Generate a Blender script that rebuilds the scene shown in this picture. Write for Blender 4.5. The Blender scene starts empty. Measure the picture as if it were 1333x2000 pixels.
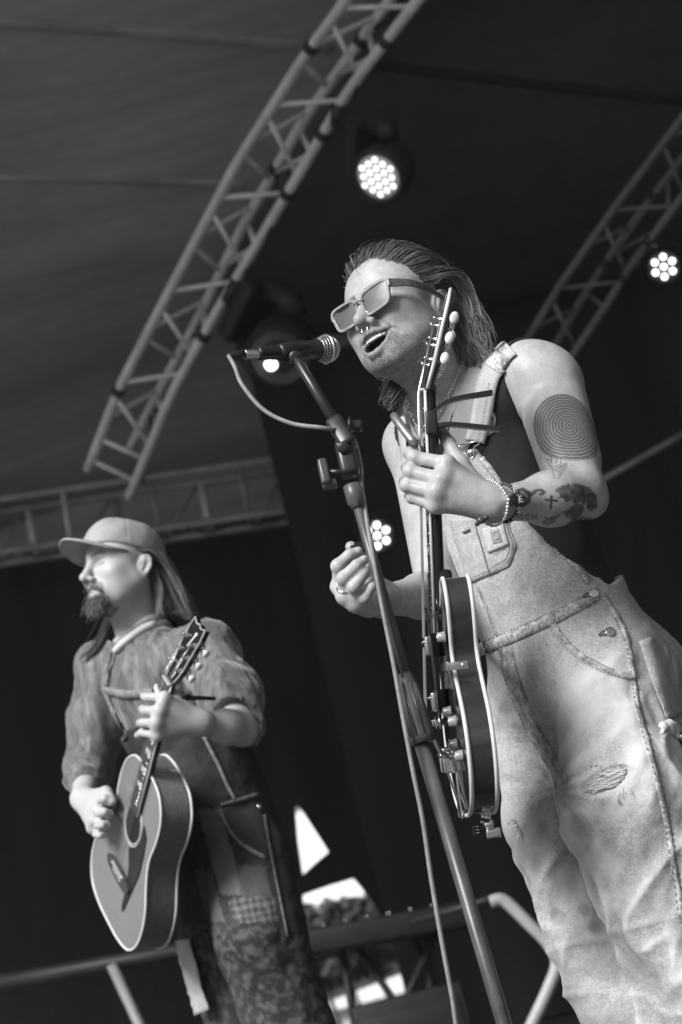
import bpy, bmesh, math, random
import numpy as np
from mathutils import Vector, Matrix
from mathutils.bvhtree import BVHTree

scene = bpy.context.scene
COL = scene.collection
rng = random.Random(7)
nrng = np.random.RandomState(11)
PI = math.pi

# ------------------------------------------------------------------ camera
CAM_PITCH, CAM_ROLL, CAM_F, CAM_H = 14.0, 14.5, 3889.0, 1.5
_p, _r = math.radians(CAM_PITCH), math.radians(CAM_ROLL)
CF = np.array([0, math.cos(_p), math.sin(_p)])
_U0 = np.array([0, -math.sin(_p), math.cos(_p)]); _R0 = np.array([1., 0, 0])
CR = _R0*math.cos(_r) - _U0*math.sin(_r)
CU = _R0*math.sin(_r) + _U0*math.cos(_r)
CC = np.array([0, 0, CAM_H])
def W(px, py, Y):
    """photo pixel -> point on the upright plane at distance Y from the lens"""
    d = CR*(px-666.5)/CAM_F - CU*(py-1000)/CAM_F + CF
    return CC + d*(Y/d[1])
def ray(px, py):
    d = CR*(px-666.5)/CAM_F - CU*(py-1000)/CAM_F + CF
    return d/np.linalg.norm(d)
def PX(P):
    v = np.asarray(P, float) - CC; z = v@CF
    return 666.5 + CAM_F*(v@CR)/z, 1000 - CAM_F*(v@CU)/z

cam_d = bpy.data.cameras.new('camera'); cam = bpy.data.objects.new('camera', cam_d); COL.objects.link(cam)
cam_d.sensor_fit = 'VERTICAL'; cam_d.sensor_height = 36.0; cam_d.lens = 36.0*CAM_F/2000.0
cam_d.clip_start = 0.1; cam_d.clip_end = 2000.0
M4 = Matrix.Identity(4)
for i in range(3):
    M4[i][0] = CR[i]; M4[i][1] = CU[i]; M4[i][2] = -CF[i]; M4[i][3] = CC[i]
cam.matrix_world = M4
cam_d.dof.use_dof = True; cam_d.dof.focus_distance = 3.72; cam_d.dof.aperture_fstop = 4.2
scene.camera = cam

# ------------------------------------------------------------------ sky, sun, exposure
SUN_EL, SUN_AZ = 38.0, -40.0          # sun stands behind the camera, to its left
w = bpy.data.worlds.new('World'); scene.world = w; w.use_nodes = True
nt = w.node_tree
bg = nt.nodes['Background']; sky = nt.nodes.new('ShaderNodeTexSky'); sky.sky_type = 'NISHITA'
sky.sun_disc = False; sky.sun_elevation = math.radians(SUN_EL); sky.sun_rotation = math.radians(180.0+SUN_AZ*-1)
sky.air_density = 1.0; sky.dust_density = 3.0
hsv = nt.nodes.new('ShaderNodeHueSaturation'); hsv.inputs['Saturation'].default_value = 0.0
nt.links.new(sky.outputs[0], hsv.inputs['Color']); nt.links.new(hsv.outputs[0], bg.inputs[0])
bg.inputs[1].default_value = 0.05
sun_d = bpy.data.lights.new('sun', 'SUN'); sun = bpy.data.objects.new('sun', sun_d); COL.objects.link(sun)
sun_d.energy = 4.2; sun_d.angle = math.radians(26.0); sun_d.color = (1, 1, 1)
_sd = Vector((math.sin(math.radians(SUN_AZ))*math.cos(math.radians(SUN_EL)), -math.cos(math.radians(SUN_AZ))*math.cos(math.radians(SUN_EL)), math.sin(math.radians(SUN_EL))))
sun.rotation_euler = _sd.to_track_quat('Z', 'Y').to_euler(); sun.location = (-6, -9, 9)
vs = scene.view_settings
vs.view_transform = 'Standard'; vs.look = 'None'; vs.gamma = 1.0; vs.use_curve_mapping = False; vs.exposure = 0.46
scene.render.engine = 'CYCLES'
scene.cycles.max_bounces = 8; scene.cycles.transparent_max_bounces = 12
scene.cycles.use_denoising = True
scene.cycles.sample_clamp_indirect = 4.0

# ------------------------------------------------------------------ small vector helpers
def V(*a): return np.array(a, float)
def nrm(v):
    v = np.asarray(v, float); return v/max(np.linalg.norm(v), 1e-12)
def lerp(a, b, t): return np.asarray(a)*(1-t) + np.asarray(b)*t
def frame(x=None, y=None, z=None):
    """3x3 with columns x,y,z from y and an approximate z"""
    y = nrm(y); z = np.asarray(z, float); z = nrm(z - y*(z@y)); x = np.cross(y, z)
    return np.stack([x, y, z], 1)
def framez(z):
    z = nrm(z); y = V(0, 0, 1) if abs(z[2]) < .95 else V(0, 1, 0); y = nrm(y-z*(y@z)); return np.stack([np.cross(y, z), y, z], 1)
def catmull(pts, n=8):
    P = [np.asarray(p, float) for p in pts]
    if len(P) < 3:
        return [lerp(P[0], P[1], i/n) for i in range(n+1)]
    P = [2*P[0]-P[1]] + P + [2*P[-1]-P[-2]]
    out = []
    for i in range(1, len(P)-2):
        a, b, c, d = P[i-1:i+3]
        for k in range(n):
            t = k/n
            out.append(.5*((2*b) + (c-a)*t + (2*a-5*b+4*c-d)*t*t + (3*b-a-3*c+d)*t**3))
    out.append(P[-2]); return out

# value noise, vectorised
def vnoise(P, scale=1.0, seed=0):
    P = np.asarray(P, np.float64)*scale + seed*17.31
    i = np.floor(P).astype(np.int64); f = P-i; f = f*f*(3-2*f)
    def h(a, b, c):
        n = (a*374761393 + b*668265263 + c*2147483647 + seed*1274126177) & 0x7fffffff
        n = ((n ^ (n >> 13))*1274126177) & 0x7fffffff
        return ((n ^ (n >> 16)) & 0xffff)/65535.0
    r = 0
    for dx in (0, 1):
        for dy in (0, 1):
            for dz in (0, 1):
                wgt = (f[..., 0] if dx else 1-f[..., 0])*(f[..., 1] if dy else 1-f[..., 1])*(f[..., 2] if dz else 1-f[..., 2])
                r = r + wgt*h(i[..., 0]+dx, i[..., 1]+dy, i[..., 2]+dz)
    return r*2-1
def fnoise(P, scale, seed=0, oct=3):
    r = 0; a = 1.
    for o in range(oct):
        r = r + a*vnoise(P, scale*2**o, seed+o); a *= .5
    return r
def sstep(a, b, x):
    t = np.clip((x-a)/(b-a), 0, 1); return t*t*(3-2*t)

# ------------------------------------------------------------------ materials
def _link(nt, a, b): nt.links.new(a, b)
def mat(name, g, rough=.6, metal=0., spec=.5, noise=None, bump=None, attr=None, coat=0., trans=0., emit=0., rvar=0., ior=1.45, sheen=0., coord='Object', sss=0., speck=None):
    """grey Principled material; noise=(scale, amount[,stretch]); bump=(scale, strength, dist); attr=[(attribute, grey)] mixes towards grey by a vertex attribute"""
    m = bpy.data.materials.new(name); m.use_nodes = True; t = m.node_tree
    b = t.nodes['Principled BSDF']
    col = (g, g, g, 1); b.inputs['Base Color'].default_value = col
    b.inputs['Roughness'].default_value = rough; b.inputs['Metallic'].default_value = metal
    b.inputs['Specular IOR Level'].default_value = spec; b.inputs['IOR'].default_value = ior
    b.inputs['Coat Weight'].default_value = coat; b.inputs['Transmission Weight'].default_value = trans
    b.inputs['Sheen Weight'].default_value = sheen
    if sss:
        b.inputs['Subsurface Weight'].default_value = sss; b.inputs['Subsurface Radius'].default_value = (.006, .004, .003); b.inputs['Subsurface Scale'].default_value = 1.0
    if emit:
        b.inputs['Emission Color'].default_value = (1, 1, 1, 1); b.inputs['Emission Strength'].default_value = emit
    tc = t.nodes.new('ShaderNodeTexCoord')
    src = None
    def noise_node(sc, stretch=None, detail=4):
        n = t.nodes.new('ShaderNodeTexNoise'); n.inputs['Scale'].default_value = sc; n.inputs['Detail'].default_value = detail
        if stretch:
            mp = t.nodes.new('ShaderNodeMapping'); mp.inputs['Scale'].default_value = stretch
            _link(t, tc.outputs[coord], mp.inputs[0]); _link(t, mp.outputs[0], n.inputs['Vector'])
        else: _link(t, tc.outputs[coord], n.inputs['Vector'])
        return n
    def mixc(fac, c1, c2):
        mx = t.nodes.new('ShaderNodeMix'); mx.data_type = 'RGBA'
        if isinstance(fac, (int, float)): mx.inputs[0].default_value = fac
        else: _link(t, fac, mx.inputs[0])
        for s, c in ((6, c1), (7, c2)):
            if isinstance(c, (int, float)): mx.inputs[s].default_value = (c, c, c, 1)
            else: _link(t, c, mx.inputs[s])
        return mx.outputs[2]
    cur = g
    for nz in ([noise] if isinstance(noise, tuple) else (noise or [])):
        n = noise_node(nz[0], nz[2] if len(nz) > 2 else None)
        mr = t.nodes.new('ShaderNodeMapRange'); mr.inputs[1].default_value = .3; mr.inputs[2].default_value = .7
        mr.inputs[3].default_value = 1-nz[1]; mr.inputs[4].default_value = 1+nz[1]
        _link(t, n.outputs[0], mr.inputs[0])
        mm = t.nodes.new('ShaderNodeMix'); mm.data_type = 'RGBA'; mm.blend_type = 'MULTIPLY'; mm.inputs[0].default_value = 1
        if isinstance(cur, (int, float)): mm.inputs[6].default_value = (cur, cur, cur, 1)
        else: _link(t, cur, mm.inputs[6])
        _link(t, mr.outputs[0], mm.inputs[7]); cur = mm.outputs[2]
    for an, ag, *nzs in (attr or []):
        a = t.nodes.new('ShaderNodeAttribute'); a.attribute_name = an; fac = a.outputs['Fac']
        if nzs:
            n = noise_node(nzs[0], None, 2); mr = t.nodes.new('ShaderNodeMapRange'); mr.inputs[1].default_value = .38; mr.inputs[2].default_value = .62; mr.inputs[3].default_value = nzs[1]; mr.inputs[4].default_value = nzs[2]
            _link(t, n.outputs[0], mr.inputs[0]); mu = t.nodes.new('ShaderNodeMath'); mu.operation = 'MULTIPLY'; mu.use_clamp = True; _link(t, fac, mu.inputs[0]); _link(t, mr.outputs[0], mu.inputs[1]); fac = mu.outputs[0]
        cur = mixc(fac, cur, ag)
    if not isinstance(cur, (int, float)): _link(t, cur, b.inputs['Base Color'])
    if rvar:
        n = noise_node(9); mr = t.nodes.new('ShaderNodeMapRange'); mr.inputs[3].default_value = max(0, rough-rvar); mr.inputs[4].default_value = rough+rvar
        _link(t, n.outputs[0], mr.inputs[0]); _link(t, mr.outputs[0], b.inputs['Roughness'])
    prev = None
    for bp in ([bump] if isinstance(bump, tuple) else (bump or [])):
        n = noise_node(bp[0], bp[3] if len(bp) > 3 else None); bn = t.nodes.new('ShaderNodeBump')
        bn.inputs['Strength'].default_value = bp[1]; bn.inputs['Distance'].default_value = bp[2]
        _link(t, n.outputs[0], bn.inputs['Height'])
        if prev: _link(t, prev, bn.inputs['Normal'])
        prev = bn.outputs[0]
    if prev: _link(t, prev, b.inputs['Normal'])
    return m

# ------------------------------------------------------------------ objects
def link(o, parent=None):
    COL.objects.link(o)
    if parent is not None:
        o.parent = parent; o.matrix_parent_inverse = parent.matrix_world.inverted()
    return o
def mesh_obj(name, verts, faces, m, parent=None, smooth=True, attrs=None):
    me = bpy.data.meshes.new(name)
    if isinstance(verts, np.ndarray): verts = verts.tolist()
    if isinstance(faces, np.ndarray): faces = faces.tolist()
    me.from_pydata(verts, [], faces); me.update()
    if smooth: me.polygons.foreach_set('use_smooth', [True]*len(me.polygons))
    for k, a in (attrs or {}).items():
        at = me.attributes.new(k, 'FLOAT', 'POINT'); at.data.foreach_set('value', np.asarray(a, np.float32))
    ms = m if isinstance(m, (list, tuple)) else [m]
    for q in ms:
        if q is not None: me.materials.append(q)
    o = bpy.data.objects.new(name, me)
    return link(o, parent)
def empty(name, loc, label, cat, group=None):
    o = bpy.data.objects.new(name, None); o.empty_display_size = .1
    o.location = Vector([float(c) for c in loc]); COL.objects.link(o)
    o.matrix_world = Matrix.Translation(o.location)
    return tag(o, label, cat, group)
def tag(o, label=None, cat=None, group=None, kind=None):
    if label: o['label'] = label
    if cat: o['category'] = cat
    if group: o['group'] = group
    if kind: o['kind'] = kind
    return o

class MB:
    """collects simple solids into one mesh"""
    def __init__(s): s.v = []; s.f = []
    def add(s, v, f):
        n = len(s.v); s.v += [tuple(float(c) for c in q) for q in v]; s.f += [tuple(i+n for i in q) for q in f]; return s
    def tube(s, pts, r, seg=8, cap=True, closed=False):
        P = [np.asarray(p, float) for p in pts]; n = len(P)
        rs = r if hasattr(r, '__len__') else [r]*n
        T = [nrm(P[(i+1) % n]-P[i-1]) if closed else nrm(P[min(i+1, n-1)]-P[max(i-1, 0)]) for i in range(n)]
        ref = V(0, 0, 1) if abs(T[0][2]) < .9 else V(1, 0, 0)
        u = nrm(np.cross(T[0], ref)); v = []; f = []
        for i in range(n):
            u = nrm(u - T[i]*(u@T[i])); w_ = np.cross(T[i], u)
            for k in range(seg):
                a = 2*PI*k/seg; v.append(P[i] + rs[i]*(u*math.cos(a)+w_*math.sin(a)))
        for i in range(n if closed else n-1):
            j = (i+1) % n
            for k in range(seg):
                f.append((i*seg+k, i*seg+(k+1) % seg, j*seg+(k+1) % seg, j*seg+k))
        if cap and not closed:
            f.append(tuple(range(seg-1, -1, -1))); f.append(tuple((n-1)*seg+k for k in range(seg)))
        return s.add(v, f)
    def box(s, c, R, d, bev=0.):
        """centre c, 3x3 axes R (columns), full sizes d; bev chamfers the edges"""
        c = np.asarray(c, float); h = np.asarray(d, float)/2; R = np.asarray(R, float)
        if bev <= 0:
            v = [c + R@(h*V(x, y, z)) for x in (-1, 1) for y in (-1, 1) for z in (-1, 1)]
            f = [(0, 1, 3, 2), (4, 6, 7, 5), (0, 4, 5, 1), (2, 3, 7, 6), (0, 2, 6, 4), (1, 5, 7, 3)]
            return s.add(v, f)
        bm = bmesh.new(); bmesh.ops.create_cube(bm, size=1)
        for q in bm.verts: q.co = Vector((q.co[0]*d[0], q.co[1]*d[1], q.co[2]*d[2]))
        bmesh.ops.bevel(bm, geom=bm.edges[:], offset=bev, segments=2, affect='EDGES', profile=.6)
        bm.verts.ensure_lookup_table()
        v = [c + R@np.array(q.co) for q in bm.verts]; f = [tuple(q.index for q in p.verts) for p in bm.faces]
        bm.free(); return s.add(v, f)
    def lathe(s, a, b, prof, seg=16):
        """prof = [(t along a->b in metres, radius)]"""
        a = np.asarray(a, float); b = np.asarray(b, float); T = nrm(b-a)
        ref = V(0, 0, 1) if abs(T[2]) < .9 else V(1, 0, 0)
        u = nrm(np.cross(T, ref)); w_ = np.cross(T, u); v = []; f = []
        for (t, r) in prof:
            for k in range(seg):
                an = 2*PI*k/seg; v.append(a+T*t+max(r, 1e-5)*(u*math.cos(an)+w_*math.sin(an)))
        n = len(prof)
        for i in range(n-1):
            for k in range(seg): f.append((i*seg+k, i*seg+(k+1) % seg, (i+1)*seg+(k+1) % seg, (i+1)*seg+k))
        f.append(tuple(range(seg-1, -1, -1))); f.append(tuple((n-1)*seg+k for k in range(seg)))
        return s.add(v, f)
    def ball(s, c, r, R=np.eye(3), seg=12, rings=8):
        r = np.asarray(r if hasattr(r, '__len__') else [r]*3, float); v = []; f = []
        for i in range(1, rings):
            th = PI*i/rings
            for k in range(seg):
                ph = 2*PI*k/seg; v.append(np.asarray(c)+R@(r*V(math.sin(th)*math.cos(ph), math.sin(th)*math.sin(ph), math.cos(th))))
        top = len(v); v.append(np.asarray(c)+R@(r*V(0, 0, 1))); v.append(np.asarray(c)+R@(r*V(0, 0, -1)))
        for i in range(rings-2):
            for k in range(seg): f.append((i*seg+k, (i+1)*seg+k, (i+1)*seg+(k+1) % seg, i*seg+(k+1) % seg))
        for k in range(seg):
            f.append((top, k, (k+1) % seg)); b = (rings-2)*seg; f.append((top+1, b+(k+1) % seg, b+k))
        return s.add(v, f)
    def prism(s, outline, o, R, t0, t1):
        """2-D outline in R's x,y plane about o, extruded along R's z from t0 to t1"""
        o = np.asarray(o, float); n = len(outline)
        v = [o + R@V(x, y, t0) for x, y in outline] + [o + R@V(x, y, t1) for x, y in outline]
        f = [tuple(range(n-1, -1, -1)), tuple(range(n, 2*n))] + [(i, (i+1) % n, n+(i+1) % n, n+i) for i in range(n)]
        return s.add(v, f)
    def build(s, name, m, parent=None, smooth=True, sharp=None):
        o = mesh_obj(name, s.v, s.f, m, parent, smooth)
        if smooth and sharp:
            me = o.data; bm = bmesh.new(); bm.from_mesh(me)
            for e in bm.edges:
                if len(e.link_faces) == 2 and e.calc_face_angle(0) > sharp: e.smooth = False
            bm.to_mesh(me); bm.free()
        return o

# ------------------------------------------------------------------ implicit surfaces (bodies, clothes)
class Sdf:
    """list of rounded primitives blended in order, meshed by surface nets on a sparse grid"""
    def __init__(s): s.p = []
    def rc(s, a, b, ra, rb=None, k=.01, op='u', warp=None):
        rb = ra if rb is None else rb; a = np.asarray(a, float); b = np.asarray(b, float)
        def fn(P, a=a, ab=b-a, L=max((b-a)@(b-a), 1e-12), ra=ra, rb=rb):
            q = P-a; t = np.clip((q@ab)/L, 0, 1); return np.sqrt(((q-t[..., None]*ab)**2).sum(-1)) - (ra+(rb-ra)*t)
        s.p.append((fn, (a+b)/2, np.linalg.norm(b-a)/2+max(ra, rb), op, k)); return s
    def el(s, c, r, R=np.eye(3), k=.01, op='u'):
        c = np.asarray(c, float); r = np.asarray(r, float); R = np.asarray(R, float)
        def fn(P, c=c, r=r, R=R):
            q = (P-c)@R; k0 = np.sqrt(((q/r)**2).sum(-1)); k1 = np.sqrt(((q/(r*r))**2).sum(-1))
            return k0*(k0-1)/np.maximum(k1, 1e-9)
        s.p.append((fn, c, max(r), op, k)); return s
    def ec(s, a, b, ra, rb, Rz, sq, k=.02, op='u'):
        """cone with an elliptical section: squashed by sq along Rz"""
        a = np.asarray(a, float); b = np.asarray(b, float); Rz = nrm(Rz)
        def fn(P, a=a, ab=b-a, L=(b-a)@(b-a), ra=ra, rb=rb, Rz=Rz, sq=sq):
            q = P-a; t = np.clip((q@ab)/L, 0, 1); e = q-t[..., None]*ab
            z = e@Rz; e2 = (e**2).sum(-1)-z*z+(z/sq)**2
            dd = np.sqrt(np.maximum(e2, 0)); r = ra+(rb-ra)*t
            g = np.sqrt(np.maximum((e**2).sum(-1)-z*z+(z/sq/sq)**2, 1e-12))
            return (dd-r)*dd/np.maximum(g, 1e-6)
        s.p.append((fn, (a+b)/2, np.linalg.norm(b-a)/2+max(ra, rb), op, k)); return s
    def bx(s, c, d, R=np.eye(3), rad=.005, k=.005, op='u'):
        c = np.asarray(c, float); h = np.asarray(d, float)/2-rad; R = np.asarray(R, float)
        def fn(P, c=c, h=h, R=R, rad=rad):
            q = np.abs((P-c)@R)-h; return np.sqrt((np.maximum(q, 0)**2).sum(-1))+np.minimum(q.max(-1), 0)-rad
        s.p.append((fn, c, np.linalg.norm(h)+rad, op, k)); return s
    def tor(s, c, R, r1, r2, sx=1., k=.004, op='u'):
        """torus in R's x-y plane, x squashed by sx"""
        c = np.asarray(c, float)
        def fn(P):
            q = (P-c)@R; a = np.sqrt((q[..., 0]/sx)**2+q[..., 1]**2)-r1
            return np.sqrt(a*a+q[..., 2]**2)-r2
        s.p.append((fn, c, r1+r2, op, k)); return s
    def fn(s, f, c, R, op='u', k=.01): s.p.append((f, np.asarray(c, float), R, op, k)); return s
    def sub(s, other, op='u', k=.006):
        """blend another Sdf in as one piece"""
        op_ = [q for q in other.p if q[2] < 50]; c = np.array([q[1] for q in op_]).mean(0); R = max(np.linalg.norm(q[1]-c)+q[2] for q in op_)
        s.p.append((other, c, R, op, k)); return s
    def __call__(s, P):
        P = np.asarray(P, float); D = np.full(P.shape[:-1], 1e3)
        for fn, c, R, op, k in s.p: D = s.mixd(D, fn(P), op, k)
        return D
    @staticmethod
    def mixd(a, b, op, k):
        if op == 'u':
            h = np.clip(.5+.5*(a-b)/k, 0, 1); return a+(b-a)*h-k*h*(1-h)
        if op == 's': b = -b
        h = np.clip(.5-.5*(a-b)/k, 0, 1); return a+(b-a)*h+k*h*(1-h)
    def mesh(s, h, lo=None, hi=None, B=8):
        if lo is None:
            us = [q for q in s.p if q[3] == 'u']
            lo = np.min([q[1]-q[2] for q in us], 0)-3*h; hi = np.max([q[1]+q[2] for q in us], 0)+3*h
        lo = np.asarray(lo, float); hi = np.asarray(hi, float)
        nb = np.ceil((hi-lo)/(h*B)).astype(int); bs = h*B; rad = bs*.8661
        g = np.stack(np.meshgrid(*[np.arange(n) for n in nb], indexing='ij'), -1).reshape(-1, 3)
        cen = lo+(g+.5)*bs
        D = np.full(len(g), 1e3)
        for fn, c, R, op, k in s.p:
            if R < 50:
                ix = np.nonzero(((cen-c)**2).sum(-1) < (R+rad*2+2*k+.03)**2)[0]
            else: ix = np.arange(len(g))
            if len(ix): D[ix] = s.mixd(D[ix], fn(cen[ix]), op, k)
        act = np.abs(D) < rad*1.3+.004
        g = g[act]; cen = cen[act]
        loc = np.stack(np.meshgrid(*[np.arange(B+1)]*3, indexing='ij'), -1).reshape(-1, 3)
        D = np.full((len(g), len(loc)), 1e3)
        for c0 in range(0, len(g), 300):
            cs = slice(c0, min(c0+300, len(g))); P = lo+(g[cs][:, None, :]*B+loc[None])*h; Dc = D[cs]; cc_ = cen[cs]
            for fn, c, R, op, k in s.p:
                ix = np.nonzero(((cc_-c)**2).sum(-1) < (R+rad+2*k+.012)**2)[0] if R < 50 else np.arange(len(cc_))
                if len(ix): Dc[ix] = s.mixd(Dc[ix], fn(P[ix]), op, k)
            D[cs] = Dc
        gc = (g[:, None, :]*B+loc[None]); gcid = (gc[..., 0]*(nb[1]*B+1)+gc[..., 1])*(nb[2]*B+1)+gc[..., 2]
        _, fi, iv = np.unique(gcid.ravel(), return_index=True, return_inverse=True)
        D = D.ravel()[fi][iv.ravel()].reshape(-1, B+1, B+1, B+1)
        n = len(g); S = D < 0
        c8 = [(x, y, z) for x in (0, 1) for y in (0, 1) for z in (0, 1)]
        sl = lambda A, c: A[:, c[0]:c[0]+B, c[1]:c[1]+B, c[2]:c[2]+B]
        cnt = sum(sl(S, c).astype(np.int8) for c in c8)
        cell = (cnt > 0) & (cnt < 8)
        bi, ci, cj, ck = np.nonzero(cell)
        G = nb*B+2
        gi = g[bi]*B+np.stack([ci, cj, ck], -1)
        gid = ((gi[:, 0]+1)*G[1]+gi[:, 1]+1)*G[2]+gi[:, 2]+1
        pos = np.zeros((len(bi), 3)); wsum = np.zeros(len(bi))
        for a in range(3):
            for c in c8:
                if c[a]: continue
                e = list(c); e[a] = 1
                d0 = D[bi, ci+c[0], cj+c[1], ck+c[2]]; d1 = D[bi, ci+e[0], cj+e[1], ck+e[2]]
                m = (d0 < 0) != (d1 < 0); t = np.where(m, d0/np.where(m, d0-d1, 1), 0)
                q = np.array(c, float)[None].repeat(len(bi), 0); q[:, a] = t
                pos += np.where(m[:, None], q, 0); wsum += m
        pos /= wsum[:, None]; vert = lo+(gi+pos)*h
        order = np.argsort(gid); sg = gid[order]
        quads = []
        for a in range(3):
            b, c = (a+1) % 3, (a+2) % 3
            s0 = S[:, :B, :B, :B]; off = [0, 0, 0]; off[a] = 1
            s1 = sl(S, off); m = s0 != s1
            qb, qi, qj, qk = np.nonzero(m); base = g[qb]*B+np.stack([qi, qj, qk], -1)
            flip = s0[qb, qi, qj, qk]
            ids = []; ok = np.ones(len(qb), bool)
            for db, dc in ((0, 0), (1, 0), (1, 1), (0, 1)):
                t = base.copy(); t[:, b] -= db; t[:, c] -= dc
                k_ = ((t[:, 0]+1)*G[1]+t[:, 1]+1)*G[2]+t[:, 2]+1
                p_ = np.searchsorted(sg, k_); p_ = np.minimum(p_, len(sg)-1); ok &= sg[p_] == k_; ids.append(order[p_])
            Q = np.stack(ids, -1); Q[~flip] = Q[~flip][:, ::-1]; quads.append(Q[ok])
        return vert, np.concatenate(quads)
    def grad(s, P, e=.0015):
        P = np.asarray(P, float); G = np.zeros_like(P)
        for a in range(3):
            d = np.zeros(3); d[a] = e; G[..., a] = s(P+d)-s(P-d)
        return G/np.maximum(np.linalg.norm(G, axis=-1, keepdims=True), 1e-9)
def vnormals(v, f):
    n = np.zeros_like(v); fn = np.cross(v[f[:, 2]]-v[f[:, 0]], v[f[:, 3]]-v[f[:, 1]])
    for k in range(4): np.add.at(n, f[:, k], fn)
    return n/np.maximum(np.linalg.norm(n, axis=1, keepdims=True), 1e-12)
def pxs(v):
    """photo pixels of many points"""
    q = v-CC; z = q@CF; return 666.5+CAM_F*(q@CR)/z, 1000-CAM_F*(q@CU)/z
def relax(v, f, it=1, lam=.5):
    E = np.concatenate([f[:, [0, 1]], f[:, [1, 2]], f[:, [2, 3]], f[:, [3, 0]]])
    deg = np.bincount(E.ravel(), minlength=len(v))[:, None]
    for _ in range(it):
        a = np.zeros_like(v); np.add.at(a, E[:, 0], v[E[:, 1]]); np.add.at(a, E[:, 1], v[E[:, 0]])
        v = v+lam*(a/np.maximum(deg, 1)-v)
    return v
def bvh_of(objs):
    vv = []; ff = []
    for o in (objs if isinstance(objs, (list, tuple)) else [objs]):
        n = len(vv); mw = o.matrix_world
        vv += [mw @ q.co for q in o.data.vertices]; ff += [tuple(i+n for i in p.vertices) for p in o.data.polygons]
    return BVHTree.FromPolygons(vv, ff)
DMIN = [0.]
def hit(bvh, px, py):
    """where the sight line through a photo pixel meets a surface (not nearer than DMIN)"""
    q = ray(px, py); r = bvh.ray_cast(Vector(CC+q*DMIN[0]), Vector(q))
    if r[0] is None: return None, None
    nn = np.array(r[1]); return np.array(r[0]), (nn if nn@q < 0 else -nn)

# ------------------------------------------------------------------ sheets, strips and stitches laid on a surface
def surf_grid(L, R, bvh, n, cross, off, bulge=0.):
    cl = catmull([V(*p) for p in L], n); cr_ = catmull([V(*p) for p in R], n); rows = []
    last = None
    for a, b in zip(cl, cr_):
        row = []
        for j in range(cross+1):
            t = j/cross; p = lerp(a, b, t); h, nn = hit(bvh, p[0], p[1])
            row.append((h, nn, p))
        rows.append(row)
    # fill misses from the depth of neighbours
    dep = [[None if c[0] is None else (c[0]-CC)@CF for c in r] for r in rows]
    al = [d for r in dep for d in r if d is not None]; md = float(np.median(al)) if al else 3.7
    out = []
    for i, r in enumerate(rows):
        rd = [d for d in dep[i] if d is not None]; q = []
        for j, (h, nn, p) in enumerate(r):
            if h is None:
                d0 = rd[0] if rd else md; rr = ray(p[0], p[1]); h = CC+rr*(d0/(rr@CF)); nn = -rr
            q.append(h+nn*(off+bulge*math.sin(PI*j/cross)))
        out.append(q)
    return np.array(out)
def grid_obj(name, G, m, parent, thick=.0015, smooth=True, wav=0.):
    n, c = G.shape[:2]; du = np.gradient(G, axis=0); dv = np.gradient(G, axis=1); N = np.cross(du, dv); N /= np.maximum(np.linalg.norm(N, axis=2, keepdims=True), 1e-12)
    if np.mean(np.sum(N*(CC-G), -1)) < 0: N = -N
    if wav: G = G+N*(wav*vnoise(G, 90, 4))[..., None]
    top = G; bot = G-N*thick*2.2; v = np.concatenate([top.reshape(-1, 3), bot.reshape(-1, 3)]); o = n*c; f = []
    for i in range(n-1):
        for j in range(c-1):
            a = i*c+j; f.append((a, a+1, a+c+1, a+c)); f.append((o+a, o+a+c, o+a+c+1, o+a+1))
    rim = [i*c for i in range(n)]+[(n-1)*c+j for j in range(1, c)]+[i*c+c-1 for i in range(n-2, -1, -1)]+[j for j in range(c-2, 0, -1)]
    for a, b in zip(rim, rim[1:]+rim[:1]): f.append((a, b, o+b, o+a))
    return mesh_obj(name, v, f, m, parent, smooth)
def off_px(pts, wl, wr):
    """two edges of a band round a centre line"""
    P = [V(*p) for p in pts]; L = []; R = []
    for i in range(len(P)):
        t = nrm(P[min(i+1, len(P)-1)]-P[max(i-1, 0)]); nn = V(-t[1], t[0]); L.append(P[i]+nn*wl); R.append(P[i]-nn*wr)
    return L, R
def strip(name, pts, wd, bvh, m, parent, off=.002, thick=.0012, n=8, cross=2, bulge=0., wav=0.):
    L, R = off_px(pts, wd/2, wd/2)
    return grid_obj(name, surf_grid(L, R, bvh, n, cross, off, bulge), m, parent, thick, True, wav)
def stitch(name, pts, bvh, m, parent, r=.0008, off=.0018, dash=0, n=10, wob=0.):
    P = catmull([V(*p) for p in pts], n); W_ = []
    for p in P:
        h, nn = hit(bvh, p[0]+(rng.uniform(-wob, wob) if wob else 0), p[1])
        if h is not None: W_.append(h+nn*off)
    if len(W_) < 2: return None
    g = MB()
    if dash:
        for i in range(0, len(W_)-1, 2): g.tube([W_[i], W_[i+1]], r, 5)
    else: g.tube(W_, r, 5)
    return g.build(name, m, parent)


# ------------------------------------------------------------------ the place: ground, stage, roof, drapes
from mathutils.geometry import tessellate_polygon
STAGE_Z = 1.24
def sheet(name, v, f, m, kind='structure', smooth=True):
    o = mesh_obj(name, [tuple(float(c) for c in q) for q in v], f, m, None, smooth); 
    if kind: o['kind'] = kind
    return o
M_ground = mat('grass_ground', .11, .95, noise=[(.4, .35), (6, .3)], bump=(12, .5, .05))
sheet('ground', [(-600, -400, 0), (600, -400, 0), (600, 900, 0), (-600, 900, 0)], [(0, 1, 2, 3)], M_ground)
M_deck = mat('stage_ply', .045, .6, noise=[(3, .3), (40, .25)], bump=(60, .2, .004)); M_skirt = mat('stage_skirt', .02, .9, noise=(8, .3))
deck = MB().box((0, 7.9, STAGE_Z-.06), np.eye(3), (15, 10.2, .12), .01).build('stage_deck', M_deck, None, False); deck['kind'] = 'structure'
sk = MB()
n_ = 120
v = []; f = []
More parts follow.
